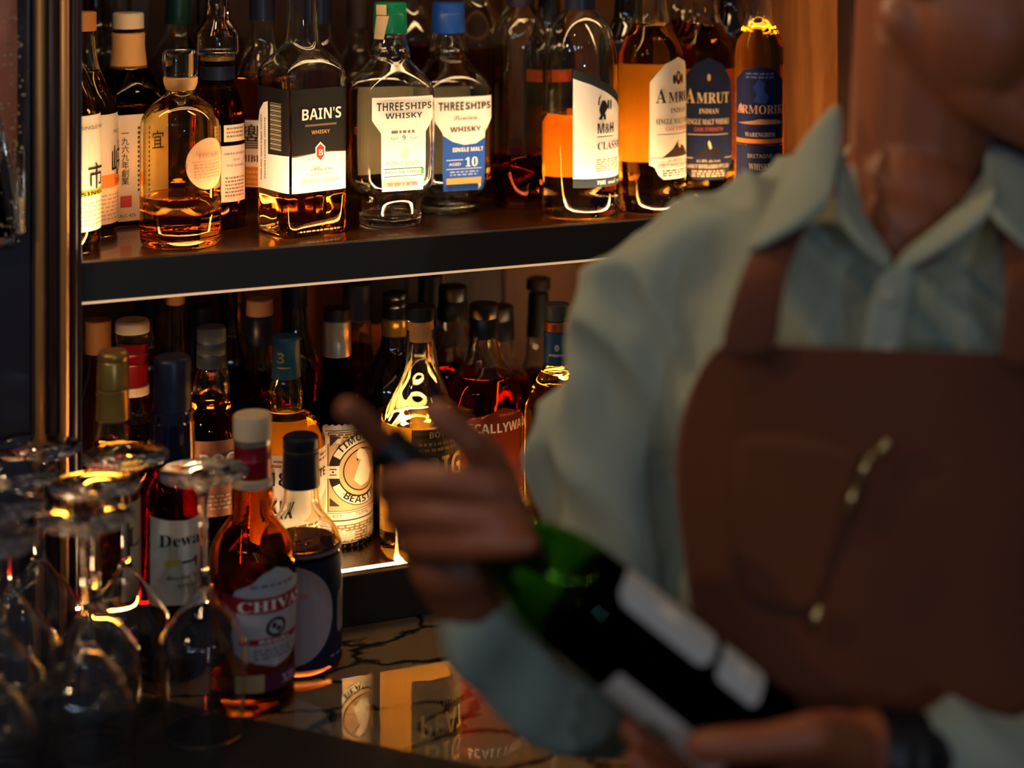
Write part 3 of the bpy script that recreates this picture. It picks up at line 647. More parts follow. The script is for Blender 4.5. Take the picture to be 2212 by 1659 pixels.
plainb('brown bottle behind the necks of the round-shouldered pair', 468, 2.12, 24, 60, 60, -40, 40, K_BLACK, -90, gm=DKR)
plainb('dark bottle half hidden behind the bronze post', 205, 2.07, 24, 60, 56, -40, 60, K_BLACK, -90, gm=DKR)

# ------------------------------------------------------------------ lower shelf
def LB(*a, **k):
    k.setdefault('plane', Z_LOW); k.setdefault('group', LOG); return bottle('whisky_bottle', *a, **k)
SCAL = [(-.5 + i / 24, -.0 - (.012 if i % 2 else 0)) for i in range(25)]
SCALR = [(.5, 0), (.5, 1)] + [(.5 - i / 24, 1 + (.012 if i % 2 else 0)) for i in range(25)] + [(-.5, .9)]
BEAST = SCAL + [(.5 + (.012 if i % 2 else 0), .03 + i * .94 / 30) for i in range(31)] + [(.5 - i / 24, 1 + (.012 if i % 2 else 0)) for i in range(25)] + [(-.5 - (.012 if i % 2 else 0), .97 - i * .94 / 30) for i in range(31)]
TAN = (214, 176, 124)
LB('black bottle with silver screw cap and ornate cream stamp-edged label', 728, [(752, 28), (770, 31), (848, 35), (866, 48), (888, 64), (915, 74), (940, 77), (1190, 77)], base_y=1215, glassm=glass('green_black_glass', (0.10, 0.10, 0.07)), fill=1200, liq=None, n=64,
   caps=[('cap_top', [(664, 29), (689, 29.5)], K_BLACK), ('screw_cap', [(690, 30), (715, 30.5), (717, 29.8), (738, 30.5), (740, 31), (766, 31.5)], K_SILVER)],
   labels=[dict(y0=918, y1=1184, ang=43, w=92, col=CR, shape=BEAST, items=[
       R(-.46, .46, .30, .965, INK, 1), R(-.45, .45, .305, .96, CR, 2), R(-.425, .425, .315, .95, INK, 3), R(-.415, .415, .32, .945, TAN, 4),
       ARCBAND(0, .635, .30, .415, 0, 360, INK, 5, 92 / 132., 40), OVAL(0, .635, .30, .30 * 92 / 132, TAN, 6), OVAL(0, .635, .25, .25 * 92 / 132, INK, 7), OVAL(0, .635, .235, .235 * 92 / 132, (190, 150, 104), 8),
       ARCBAND(0, .635, .315, .405, 28, 152, CR, 7, 92 / 132., 24), ARCBAND(0, .635, .315, .405, 205, 335, CR, 7, 92 / 132., 24), R(-.43, -.29, .585, .685, CR, 8), R(-.40, -.32, .655, .663, INK, 9), R(-.40, -.32, .61, .618, INK, 9), OVAL(-.36, .637, .012, .008, INK, 9),
       Q([(-.12, .56), (-.03, .50), (.10, .52), (.15, .60), (.12, .70), (.05, .78), (-.01, .80), (-.02, .72), (-.06, .66)], CR, 9), OVAL(-.03, .76, .05, .045, CR, 9), OVAL(-.07, .72, .012, .01, INK, 10),
       T(BOLD('TIMOROUS'), 0, .635, .055, INK, w=.62, arc=(.338, 90, 1)), T(BOLD('·BEASTIE·'), 0, .635, .055, INK, w=.62, arc=(.385, 270, -1)), T('750ML', 0, .268, .028, (120, 96, 70), w=.2), T('EST.', -.3, .268, .025, (120, 96, 70), w=.12),
       R(-.5, .5, .235, .245, INK, 1), R(-.5, .5, .04, .052, INK, 1), R(-.5, .5, .015, .022, INK, 1)] + [R(-.5 + .2 * i + .01, -.5 + .2 * (i + 1) - .01, .205, .23, CR, 2) for i in range(5)] + [R(-.5, .5, .06, .205, (150, 122, 84), 1)] + LINES(-.48, .48, .065, .20, 6, (236, 214, 170)) + LINES(-.40, .40, .325, .36, 2, (90, 70, 50)) + LINES(-.40, .40, .90, .94, 2, (90, 70, 50)) +
       [Q([(sx * .40, sy), (sx * .28, sy), (sx * .40, sy + dy)], (60, 48, 38), 5) for sx in (-1, 1) for sy, dy in ((.36, .07), (.92, -.08))])])
LB('bottle of pale gold whisky with long flared neck and cork, grey printed panel', 908, [(692, 29), (740, 31), (785, 38), (815, 47), (842, 60), (870, 76), (900, 85), (930, 88), (1190, 88)], base_y=1222, fill=902, liq=PALE, n=64, base_t=0.010,
   caps=[('stopper_top', [(660, 33), (688, 33)], K_BLACK), ('cork', [(690, 25), (735, 23)], M_CORK)],
   labels=[dict(y0=925, y1=1175, ang=38, w=76, col=(84, 66, 38), items=[T(BOLD('BOTTLED'), .0, .93, .05, (226, 190, 120), w=.5), T(BOLD('BIG'), .0, .56, .20, (226, 190, 110), w=.62), T(BOLD('PEAT'), .0, .30, .19, (226, 190, 110), w=.74), T(BOLD('ISLAY BLENDED'), 0, .19, .045, (200, 160, 96), w=.66), T('MALT SCOTCH WHISKY', 0, .125, .035, (200, 160, 96), w=.7)] + LINES(-.4, .4, .02, .10, 2, (190, 120, 90)) + LINES(-.4, .4, .80, .90, 2, (170, 130, 80))), dict(y0=935, y1=1190, ang=192, w=92, col=(246, 208, 120), name='back_label')])
OR = (124, 38, 17)
def scally(label, cx, dyp, base_y, cap_y0, full=True, Zc=None):
    d = cap_y0 - 655
    LB(label, cx, [(727 + d, 30), (745 + d, 32), (775 + d, 38), (790 + d, 50), (812 + d, 68), (840 + d, 80), (870 + d, 85), (1180 + d, 85)], base_y=base_y, Zc=Zc, fill=806 + d, liq=RUST, n=48,
       caps=[('cap', [(655 + d, 31), (683 + d, 32), (685 + d, 30.5), (688 + d, 32.5), (727 + d, 33)], K_BLACK)],
       labels=[dict(y0=702 + d, y1=722 + d, ang=8, w=50, col=(17, 17, 20), name='cap_band', shape=[(-.5, .45), (.5, .45), (.5, .5), (-.5, .5)], items=[T(BOLD('SCALLYWAG'), 0, .12, .66, (196, 186, 160), w=.8)] if full else []),
               dict(y0=872 + d, y1=1100 + d, ang=22, w=94, col=OR, shape=[(-.5, 0), (.5, 0), (.5, .82), (.42, .86), (.30, .86), (.22, .93), (.05, .97), (-.10, .92), (-.2, .86), (-.32, .88), (-.42, .82), (-.5, .80)], items=[T(BOLD('SCALLYWAG'), .04, .74, .085, WH, w=.80), T('DOUGLAS LAING', .18, .89, .022, (240, 180, 140), w=.34, rot=0.0), R(-.5, .5, .0, .03, WH)] + LINES(-.3, .42, .06, .16, 3, (240, 190, 150)))] if full else [])
scally('red-amber bottle with orange torn-edge label bearing white capitals, black banded cap', 1045, 0, 1204, 655)
scally('second black-banded bottle behind the flared-neck one, amber in its neck', 978, 0, None, 617, False, Zc=2.06)
scally('third black-capped bottle of the same kind in front of the oak panel', 1078, 0, None, 660, False, Zc=2.10)
plainb('amber bottle with blue capsule and copper ring tucked behind the sleeve', 1203, 1.99, 27, 80, 70, 782, 800, K_BLUE, 700, lq=ORANGE, fill=800, plane=Z_LOW, group=LOG,
       caps=[('stopper', [(655, 26), (690, 26)], K_GREY), ('ring', [(692, 28.5), (712, 28.5)], plain('copper_ring', (200, 110, 50), 0.3, 0.8)), ('capsule', [(713, 28), (784, 29)], plain('petrol_capsule', (16, 62, 110), 0.4))],
       labels=[dict(y0=740, y1=776, ang=0, w=22, col=(16, 62, 110), name='capsule_crest', shape=[(-.1, .1), (.1, .1), (.1, .2), (-.1, .2)], items=LINES(-.4, .4, .1, .4, 1, (180, 190, 190)) + [OVAL(0, .7, .12, .2, (150, 160, 150), 2)])])
plainb('tall bottle with black two-step capsule against the oak panel', 1163, 2.13, 25, 70, 56, 722, 780, K_BLACK, 600, gm=None, lq=BROWN, fill=800, plane=Z_LOW, group=LOG, caps=[('stopper', [(600, 26), (624, 26.5)], K_PLUM), ('capsule', [(630, 22), (660, 23), (724, 26)], K_BLACK)])
plainb('dark round bottle with grooved black cap and gold neck ring', 853, 2.04, 27, 110, 84, 722, 752, K_BLACK, 630, gm=DKB, plane=Z_LOW, group=LOG, caps=[('cap', [(630, 27), (642, 27.5), (644, 26), (650, 27.5), (660, 27.5), (662, 26), (668, 28), (684, 28)], K_BLACK), ('gold_ring', [(685, 28.5), (696, 29), (698, 28), (708, 29), (722, 29)], K_GOLD)])
plainb('red-amber bottle with violet-black capsule behind the silver screw cap', 772, 2.08, 30, 70, 62, 686, 770, K_PLUM, 610, lq=RUST, fill=745, plane=Z_LOW, group=LOG)
LB('gold whisky bottle with teal capsule and onion-shaped neck', 618, [(812, 30), (824, 35), (845, 41), (862, 41), (876, 37), (884, 38), (892, 50), (908, 68), (930, 80), (960, 86), (1200, 86)], base_y=1243, fill=884, liq=GOLD, n=56,
   caps=[('capsule', [(725, 29), (732, 30), (735, 29), (808, 31), (813, 32)], K_TEAL)],
   labels=[dict(y0=980, y1=1180, ang=10, w=110, col=CR, items=[T(BOLD('18'), -.14, .68, .14, INK), T(BOLD('TE'), .34, .70, .09, INK), T(BOLD('XK'), -.14, .38, .14, INK), Q([(.1, .3), (.45, .55), (.45, .35), (.3, .2)], TAN, 1)] + LINES(-.45, .45, .86, .96, 2, (150, 110, 70)) + LINES(-.2, .45, .1, .26, 3, (120, 90, 60))),
           dict(y0=985, y1=1180, ang=186, w=80, col=(240, 206, 130), name='back_label'),
           dict(y0=745, y1=800, ang=0, w=24, col=(18, 74, 92), name='capsule_print', shape=[(-.1, .1), (.1, .1), (.1, .2), (-.1, .2)], items=[T(BOLD('3'), -.22, .3, .4, (140, 130, 60)), R(-.4, .2, .08, .14, (150, 130, 60), 2)])])
LB('dark amber bottle with black cap, bulbous neck and peach label with white capitals', 457, [(790, 28), (805, 35), (830, 40), (855, 40), (872, 40), (890, 56), (920, 70), (950, 74), (1230, 74)], base_y=1276, fill=866, liq=BROWN, n=48,
   caps=[('cap', [(705, 31), (735, 32), (737, 30.5), (740, 32), (762, 32), (764, 30.5), (767, 32.5), (791, 32.5)], K_GREY)],
   labels=[dict(y0=950, y1=1112, ang=16, w=80, col=(206, 136, 96), items=[T(BOLD('ROCK'), .04, .66, .17, WH, w=.62), Q([(-.1, .82), (.2, .86), (.4, .94), (.4, .80), (.1, .78)], (120, 80, 60), 1)] + LINES(-.4, .4, .08, .3, 4, (240, 210, 180)))])
plainb('dark red bottle with turned wooden stopper over a navy capsule', 561, 2.06, 27, 80, 74, 740, 790, K_NAVY, 680, lq=DEEP, fill=795, plane=Z_LOW, group=LOG, caps=[('wood_stopper', [(645, 28), (679, 29)], K_WOOD), ('capsule', [(681, 28), (712, 28.5), (714, 27.5), (741, 29)], K_NAVY)])
plainb('bottle with cream stopper, wire netting and ringed red foil', 286, 1.985, 32, 90, 70, 848, 880, K_RED, 740, lq=AMBER, fill=905, plane=Z_LOW, group=LOG,
       caps=[('stopper', [(690, 35), (698, 37), (716, 37)], K_CREAM), ('glass_ring', [(718, 35), (736, 35)], M_CLEAR), ('red_foil', [(738, 33), (758, 33.5), (760, 34.5), (763, 33.5), (780, 33.5), (782, 34.5), (785, 33.5), (828, 35)], K_RED), ('cream_ring', [(829, 36), (850, 36)], K_CREAM)])
plainb('clear bottle with slim tall neck behind the dark blue decanter', 379, 2.06, 19, 90, 62, 655, 770, K_GOLD, 630, lq=GOLD, fill=800, plane=Z_LOW, group=LOG, caps=[('stopper', [(625, 20), (656, 20)], K_ORANGE)])
plainb('bottle with tall navy capsule beside the slim clear neck', 432, 2.10, 23, 80, 58, 724, 780, K_NAVY, 660, lq=BROWN, fill=810, plane=Z_LOW, group=LOG)
plainb('dark red bottle next to the oak batten, its black capsule near the shelf above', 636, 2.12, 26, 80, 58, 660, 720, K_BLACK, 590, gm=DKR, plane=Z_LOW, group=LOG)
plainb('black bottle beneath the glowing edge, behind the grooved cap', 930, 2.14, 25, 80, 54, 660, 740, K_BLACK, 592, gm=DKB, plane=Z_LOW, group=LOG)
plainb('brown bottle with tan stopper in the dim corner by the post', 212, 2.04, 26, 80, 60, 760, 800, K_ORANGE, 690, gm=DKR, plane=Z_LOW, group=LOG)
plainb('black bottle deep behind the wooden stopper', 500, 2.13, 24, 80, 56, 650, 720, K_BLACK, 600, gm=DKB, plane=Z_LOW, group=LOG)
plainb('black bottle deep behind the red netted foil', 318, 2.13, 24, 80, 54, 680, 740, K_BLACK, 620, gm=DKB, plane=Z_LOW, group=LOG)

# ------------------------------------------------------------------ bottles on the counter
def CB(*a, **k):
    k.setdefault('plane', Z_COUNTER + 0.0003); k.setdefault('group', COG); return bottle('whisky_bottle', *a, **k)
CB('clear bottle with long gold capsule, amber glowing low behind the glasses', 244, [(900, 30), (930, 33), (955, 40), (985, 52), (1020, 58), (1440, 58)], Zc=1.745, fill=946, liq=ORANGE, n=48,
   caps=[('capsule_top', [(757, 31), (764, 33), (775, 33), (778, 31.5), (781, 33), (836, 34)], K_GOLD), ('capsule', [(838, 35), (850, 34), (904, 36)], K_GOLD)],
   labels=[dict(y0=1090, y1=1300, ang=64, w=40, col=(206, 186, 150), items=[T(SERIF('L'), -.2, .55, .2, INK)])])
CB('burgundy bottle with dark navy neck and cream label, red glass body', 372, [(882, 40), (920, 45), (1000, 48), (1030, 58), (1050, 70), (1080, 76), (1440, 76)], Zc=1.774, glassm=REDG, n=48, fill=1440, liq=None,
   caps=[('capsule', [(770, 38), (778, 40), (840, 40), (883, 42)], K_NAVY), ('neck_sleeve', [(884, 45.5), (905, 46), (907, 48.5), (915, 48), (1003, 50)], plain('gloss_navy_sleeve', (22, 22, 46), 0.1, coat=1.0))],
   labels=[dict(y0=1112, y1=1300, ang=22, w=70, col=(222, 214, 190), shape=[(-.5, 0), (0, -.02), (.5, 0), (.5, 1), (.25, .96), (0, .94), (-.25, .96), (-.5, 1)], items=[T(SERIF("Dewar's"), .05, .66, .14, (24, 60, 56), w=.82), T(BOLD('12'), .2, .40, .12, (110, 60, 50)), OVAL(-.18, .47, .13, .04, (214, 206, 90), 1), R(-.1, .16, .45, .48, (110, 100, 80)), T('Blended Scotch', .05, .28, .05, (90, 84, 70), w=.6), T('Whisky', .05, .18, .05, (90, 84, 70), w=.34)])])
SHD = [(0, 0), (.25, .06), (.46, .16), (.5, .35), (.44, .62), (.5, .72), (.46, .80), (.28, .86), (.16, .95), (0, 1), (-.16, .95), (-.28, .86), (-.46, .80), (-.5, .72), (-.44, .62), (-.5, .35), (-.46, .16), (-.25, .06)]
CB('rounded amber bottle with red foil neck and silver shield label with red banner', 545, [(1045, 42), (1060, 46), (1095, 45), (1112, 45), (1130, 58), (1155, 78), (1185, 91), (1230, 95), (1310, 94), (1350, 91), (1500, 91)], base_y=1552, fill=1250, liq=liqm('whisky_dark', (0.66, 0.36, 0.10)), n=64, glassm=glass('amber_tint_glass', (0.72, 0.46, 0.15)),
   caps=[('cap', [(893, 40), (898, 41), (944, 41)], K_CREAM), ('cap_ring', [(945, 40), (957, 40)], K_SILVER), ('red_foil', [(958, 40), (985, 40.5), (988, 42), (991, 41), (1026, 42)], K_RED), ('cream_ring', [(1027, 44), (1046, 45)], K_CREAM)],
   labels=[dict(y0=1226, y1=1440, ang=33, w=84, col=(176, 174, 178), shape=SHD, items=[Q([(-.62, .60), (-.3, .56), (0, .55), (.3, .56), (.62, .60), (.62, .76), (.3, .72), (0, .71), (-.3, .72), (-.62, .76)], (150, 26, 34), 2), T(SERIF('CHIVAS'), 0, .585, .105, WH, w=.86), OVAL(0, .40, .13, .10, INK, 2), OVAL(0, .40, .09, .07, (176, 174, 178), 3), OVAL(-.03, .42, .03, .03, INK, 4), OVAL(.03, .38, .03, .03, INK, 4), R(-.4, .4, .24, .30, (150, 26, 34), 2), T(BOLD('REGAL'), 0, .255, .032, WH, w=.4)] + LINES(-.26, .26, .08, .2, 3, (110, 110, 116)) + LINES(-.3, .3, .80, .86, 1, (110, 110, 116))),
           dict(y0=1452, y1=1490, ang=33, w=72, col=(90, 30, 60), name='lower_label', items=[R(-.5, -.16, 0, 1, (190, 160, 110)), T(SERIF('XII'), .2, .25, .5, (220, 180, 200))])])
CB('bottle with black-navy capsule, navy wrap label with a large pale disc', 650, [(1048, 38), (1075, 39), (1100, 44), (1118, 58), (1140, 76), (1165, 86), (1195, 88), (1470, 88)], base_y=1486, fill=1166, liq=BROWN, n=56,
   caps=[('capsule_top', [(940, 37), (945, 39), (966, 38.5)], K_NAVY), ('ring', [(967, 37.6), (973, 37.6)], K_GREY), ('capsule', [(974, 38.5), (1048, 41)], K_NAVY)],
   labels=[dict(y0=1192, y1=1444, ang=8, w=128, col=(22, 30, 56), items=[R(-.5, .5, .955, .985, (120, 112, 116)), Q([(-.14 + .36 * cos(2 * pi * i / 36), .47 + .43 * sin(2 * pi * i / 36)) for i in range(36)], (170, 156, 158), 1), Q([(.30, .25), (.42, .25), (.44, .3), (.44, .62), (.42, .66), (.30, .6), (.28, .55), (.28, .3)], (150, 146, 152), 1)] + LINES(-.24, .04, .60, .68, 1, (206, 120, 100)) + LINES(-.3, .06, .42, .54, 2, (190, 150, 140)) + LINES(.2, .46, .06, .1, 1, (140, 140, 160)))])

stand_bottles()

# ------------------------------------------------------------------ upturned wine glasses on the mat
GP = [(.0345, 0.0), (.0374, .035), (.0393, .072), (.0388, .082), (.0320, .093), (.0200, .108), (.0100, .120), (.0060, .129), (.0042, .142), (.0036, .165), (.0037, .195), (.0055, .212), (.0120, .2195), (.0250, .2245), (.0385, .2262)]
outer = chaikin([(r, z, 0) for r, z in GP], 2)
tp = [(.0392, .2270, 0), (.0392, .2282, 0), (.0385, .2290, 0), (.020, .2288, 0)]
prof = list(reversed(outer + tp))
inner = chaikin([(r - .0011, z, 0) for r, z in GP[:7]] + [(.004, .1255, 0)], 2)
Vg, Fg = join_data(lathe_data(prof, 48, True, False), lathe_data(list(reversed(inner)), 48, True, False, True))
n_ = 48; k0 = (len(prof) - 1) * n_; k1 = len(prof) * n_ + 1 + (len(inner) - 1) * n_
Fg += [(k0 + i, k1 + i, k1 + (i + 1) % n_, k0 + (i + 1) % n_) for i in range(n_)]
gm_ = bpy.data.meshes.new('wine_glass'); gm_.from_pydata(Vg, [], Fg); gm_.update(); gm_.materials.append(glass('wine_glass_crystal', (0.97, 0.98, 1.0), 1.5))
feet = [(84, 966, 'behind, next to the bronze post'), (28, 1026, 'second from the post'), (272, 982, 'in front of the gold-capped bottle'), (206, 1045, 'below the gold-capped bottle'), (440, 1018, 'in front of the burgundy bottle'), (184, 1115, 'with the tallest clear stem'), (-2, 1091, 'edge, stem half in view'), (-25, 1168, 'edge, only its foot in view')]
for px, py, wh in feet:
    p = on_plane(px, py, Z_MAT + 0.229); p.z = Z_MAT + 0.0003
    g = link_mesh('wine_glass', gm_, None); g.location = p
    tag(g, 'upturned clear wine glass on the black mat ' + wh, 'wine glass', 'upturned wine glasses on the mat')

# ------------------------------------------------------------------ the bartender
def capsule_chain(pts, n=14):
    """pts: (Vector, radius); a string of spheres and cones"""
    ds = []
    for p, r in pts:
        bm = bmesh.new(); bmesh.ops.create_uvsphere(bm, u_segments=n, v_segments=n // 2 + 2, radius=r)
        V = [tuple(v.co + p) for v in bm.verts]; bm.verts.index_update(); ds.append((V, [tuple(v.index for v in f.verts) for f in bm.faces])); bm.free()
    for (a, ra), (b, rb) in zip(pts[:-1], pts[1:]):
        d = (b - a)
        if d.length < 1e-5: continue
        q = d.to_track_quat('Z', 'Y').to_matrix()
        V, Fc = lathe_data([(rb, d.length), (ra, 0.0)], n)
        ds.append(([tuple(q @ Vector(v) + a) for v in V], Fc))
    return join_data(*ds)
def ellipsoid(c, rx, ry, rz, X=None, Y=None, Zv=None, n=24):
    X, Y, Zv = X or RIGHT, Y or FWD, Zv or UP
    bm = bmesh.new(); bmesh.ops.create_uvsphere(bm, u_segments=n, v_segments=n // 2, radius=1)
    V = [tuple(c + X * v.co.x * rx + Y * v.co.y * ry + Zv * v.co.z * rz) for v in bm.verts]; bm.verts.index_update()
    d = (V, [tuple(v.index for v in f.verts) for f in bm.faces]); bm.free(); return d
def torso_loft(rows, n=40, e=0.8):
    """rows: (center, half width, half depth) from top down"""
    V, Fc = [], []
    for c, a, b in rows:
        for i in range(n):
            t = 2 * pi * i / n; cx_, sy = cos(t), sin(t)
            V.append(tuple(c + RIGHT * a * math.copysign(abs(cx_) ** e, cx_) + FWD * b * math.copysign(abs(sy) ** e, sy)))
    m = len(rows)
    for j in range(m - 1):
        for i in range(n):
            a, b = j * n + i, j * n + (i + 1) % n; Fc.append((a, b, b + n, a + n))
    Fc.append(tuple(range(n - 1, -1, -1))); Fc.append(tuple((m - 1) * n + i for i in range(n)))
    return V, Fc
def fuse(name, parts, voxel, mat, parent=None, smooth=6, wrinkle=None):
    """melts overlapping solids into one continuous skin"""
    V, Fc = join_data(*parts)
    me = bpy.data.meshes.new(name); me.from_pydata(V, [], Fc); me.update()
    bm = bmesh.new(); bm.from_mesh(me); bmesh.ops.recalc_face_normals(bm, faces=bm.faces[:]); bm.to_mesh(me); bm.free()
    o = bpy.data.objects.new(name, me); COL.objects.link(o)
    r = o.modifiers.new('skin', 'REMESH'); r.mode = 'VOXEL'; r.voxel_size = voxel; r.adaptivity = 0
    sm = o.modifiers.new('soften', 'SMOOTH'); sm.factor = 0.5; sm.iterations = smooth
    dg = bpy.context.evaluated_depsgraph_get(); dg.update()
    out = bpy.data.meshes.new_from_object(o.evaluated_get(dg))
    bpy.data.objects.remove(o); bpy.data.meshes.remove(me)
    out.name = name; out.materials.clear()
    if wrinkle:
        nn = [v.normal.copy() for v in out.vertices]
        for v, q in zip(out.vertices, nn): v.co += q * wrinkle(v.co)
    return link_mesh(name, out, mat, parent)
def fabric(name, c1, c2, weave=900, rough=0.85):
    m, N, L, b = new_mat(name)
    tc = N.new('ShaderNodeTexCoord'); n1 = N.new('ShaderNodeTexNoise'); n1.inputs['Scale'].default_value = weave; n1.inputs['Detail'].default_value = 2
    n2 = N.new('ShaderNodeTexNoise'); n2.inputs['Scale'].default_value = 14; n2.inputs['Detail'].default_value = 4
    L.new(tc.outputs['Object'], n1.inputs['Vector']); L.new(tc.outputs['Object'], n2.inputs['Vector'])
    mx = N.new('ShaderNodeMix'); mx.data_type = 'RGBA'; mx.inputs['A'].default_value = lin(c1) + (1,); mx.inputs['B'].default_value = lin(c2) + (1,)
    L.new(n2.outputs['Fac'], mx.inputs['Factor']); L.new(mx.outputs['Result'], b.inputs['Base Color'])
    bp = N.new('ShaderNodeBump'); bp.inputs['Strength'].default_value = 0.25; bp.inputs['Distance'].default_value = 0.0006
    L.new(n1.outputs['Fac'], bp.inputs['Height']); L.new(bp.outputs['Normal'], b.inputs['Normal'])
    b.inputs['Roughness'].default_value = rough; b.inputs['Sheen Weight'].default_value = 0.15
    return m
M_SKIN = plain('skin', (148, 80, 46), 0.48, bump=0.15, bscale=300, var=0.08)
M_SKIN.node_tree.nodes['Principled BSDF'].inputs['Subsurface Weight'].default_value = 0.0
M_SHIRT = fabric('sage_grey_cotton', (142, 152, 132), (166, 172, 150))
M_LEATHER = fabric('tan_suede_leather', (92, 41, 6), (116, 53, 10), 500, 0.75)
M_TROUSER = fabric('charcoal_cloth', (40, 40, 44), (52, 52, 56))
M_NAIL = plain('fingernail', (214, 160, 136), 0.35)
M_HAIR = plain('dark_hair', (24, 18, 14), 0.5, bump=0.6, bscale=900)
M_BAND = plain('black_wristband', (16, 15, 18), 0.4)
M_STEEL = plain('brass_fitting', (206, 176, 120), 0.25, 0.9)

man = empty('person', P(1930, 0, 1.44)); man.location.z = 0
tag(man, 'person in grey-green shirt and tan leather apron, holding a green wine bottle tilted', 'person')
bpy.context.view_layer.update()
MI = Matrix.Translation(-man.location)
def hang(o):
    """parents a mesh given in world coordinates to the person"""
    o.data.transform(MI); o.parent = man; return o

# wine bottle: axis from its capsule to its base, held across the chest
BZ0, BZ1 = 1.27, 1.25
W_TOP, W_BASE = P(826, 957, BZ0), P(1664, 1624, BZ1)
wax = (W_TOP - W_BASE); WLEN = wax.length; wax.normalize()
side = FWD.cross(wax).normalized()             # towards the upper right flank in the picture
if side.dot(UP) < 0: side = -side
def WB(t, off_side=0.0, off_cam=0.0):           # a point by its distance from the base along the axis
    return W_BASE + wax * t + side * off_side - FWD * off_cam

# right hand (on the neck), palm behind it
rw = P(1010, 1310, 1.335)
def ch(*pts): return [(P(x, y, z), r) for x, y, z, r in pts]
hand_r = [
    capsule_chain(ch((1150, 1440, 1.375, .029), (1060, 1350, 1.345, .027), (1005, 1285, 1.325, .027), (975, 1230, 1.315, .028))),
    ellipsoid(P(975, 1170, 1.322), .036, .016, .042), ellipsoid(P(930, 1120, 1.318), .030, .015, .030), ellipsoid(P(1055, 1165, 1.312), .026, .016, .034),
    ellipsoid(P(975, 1235, 1.30), .030, .018, .020),
    capsule_chain(ch((905, 1075, 1.315, .0125), (862, 1010, 1.295, .0115), (812, 945, 1.262, .0105), (768, 898, 1.235, .0098), (750, 884, 1.228, .0088))),         # index, over the cap
    capsule_chain(ch((900, 1100, 1.315, .0128), (842, 1052, 1.288, .0122), (858, 1035, 1.258, .0115), (960, 1040, 1.240, .0108), (1060, 1058, 1.238, .0102), (1105, 1066, 1.244, .0094))),   # middle
    capsule_chain(ch((915, 1140, 1.315, .0125), (862, 1115, 1.290, .0118), (885, 1108, 1.254, .0112), (985, 1118, 1.238, .0105), (1080, 1130, 1.232, .0099), (1122, 1132, 1.235, .0090))),    # ring
    capsule_chain(ch((935, 1190, 1.315, .0115), (888, 1176, 1.295, .0108), (912, 1176, 1.252, .0100), (1010, 1180, 1.232, .0094), (1105, 1178, 1.222, .0088), (1142, 1174, 1.222, .0080))),    # little
    capsule_chain(ch((1060, 1190, 1.315, .018), (1100, 1110, 1.290, .0155), (1082, 1030, 1.255, .0128), (1020, 955, 1.238, .0118), (960, 905, 1.234, .0108), (942, 893, 1.236, .0096))),       # thumb
]
# left hand (under the base)
hand_l = [
    capsule_chain(ch((2200, 1660, 1.285, .026), (2050, 1650, 1.262, .026), (1950, 1640, 1.245, .028), (1890, 1630, 1.240, .029))),
    ellipsoid(P(1800, 1640, 1.238), .042, .022, .032), ellipsoid(P(1780, 1612, 1.222), .026, .016, .020),
    capsule_chain(ch((1830, 1620, 1.220, .020), (1760, 1592, 1.198, .0155), (1660, 1606, 1.194, .0122), (1570, 1612, 1.194, .0118), (1512, 1612, 1.196, .0105))),   # thumb along the front
    capsule_chain(ch((1720, 1690, 1.255, .0125), (1600, 1712, 1.262, .0115), (1480, 1668, 1.262, .0105), (1400, 1610, 1.258, .0098), (1362, 1578, 1.256, .0088))),
    capsule_chain(ch((1725, 1715, 1.245, .0125), (1600, 1755, 1.245, .0115), (1490, 1725, 1.243, .0108), (1410, 1672, 1.238, .0100), (1372, 1645, 1.236, .0090))),
    capsule_chain(ch((1735, 1738, 1.232, .0120), (1620, 1790, 1.230, .0110), (1515, 1775, 1.226, .0103), (1440, 1730, 1.222, .0096), (1405, 1706, 1.220, .0086))),
    capsule_chain(ch((1755, 1752, 1.220, .0110), (1650, 1812, 1.214, .0100), (1560, 1812, 1.210, .0094), (1492, 1780, 1.206, .0087), (1462, 1764, 1.205, .0078))),
    ellipsoid(P(1745, 1690, 1.240), .030, .022, .030),
]
neck = capsule_chain(ch((1985, 700, 1.47, .060), (1975, 480, 1.455, .056), (1985, 330, 1.455, .055), (2005, 160, 1.455, .060), (2030, 0, 1.455, .066)))
HC = P(2135, -150, 1.43)
HX = (RIGHT * cos(rad(40)) - FWD * sin(rad(40)) - UP * .18).normalized(); HY_ = UP.cross(HX).normalized(); HZ = HX.cross(HY_).normalized()    # the face looks this way
def hp(a, b, c): return HC + HX * a + HY_ * b + HZ * c
head = [ellipsoid(hp(-.012, 0, 0), .100, .080, .115, HX, HY_, HZ), ellipsoid(hp(.022, 0, -.060), .068, .062, .080, HX, HY_, HZ), ellipsoid(hp(.040, 0, -.105), .048, .044, .042, HX, HY_, HZ), ellipsoid(hp(.012, -.034, -.070), .058, .042, .062, HX, HY_, HZ), ellipsoid(hp(.012, .034, -.070), .058, .042, .062, HX, HY_, HZ),
        capsule_chain([(hp(-.028, -.052, -.075), .026), (hp(.030, -.036, -.118), .024), (hp(.074, 0, -.138), .022), (hp(.030, .036, -.118), .024), (hp(-.028, .052, -.075), .026)]),
        capsule_chain([(hp(.088, 0, 0), .011), (hp(.112, 0, -.040), .013), (hp(.092, 0, -.052), .014)]),
        ellipsoid(hp(.082, 0, -.088), .016, .026, .007, HX, HY_, HZ), ellipsoid(hp(.080, 0, -.101), .016, .023, .008, HX, HY_, HZ),
        ellipsoid(hp(.080, 0, .022), .018, .055, .010, HX, HY_, HZ),
        ellipsoid(hp(-.012, -.082, -.022), .018, .008, .030, HX, HY_, HZ), ellipsoid(hp(-.012, .082, -.022), .018, .008, .030, HX, HY_, HZ)]
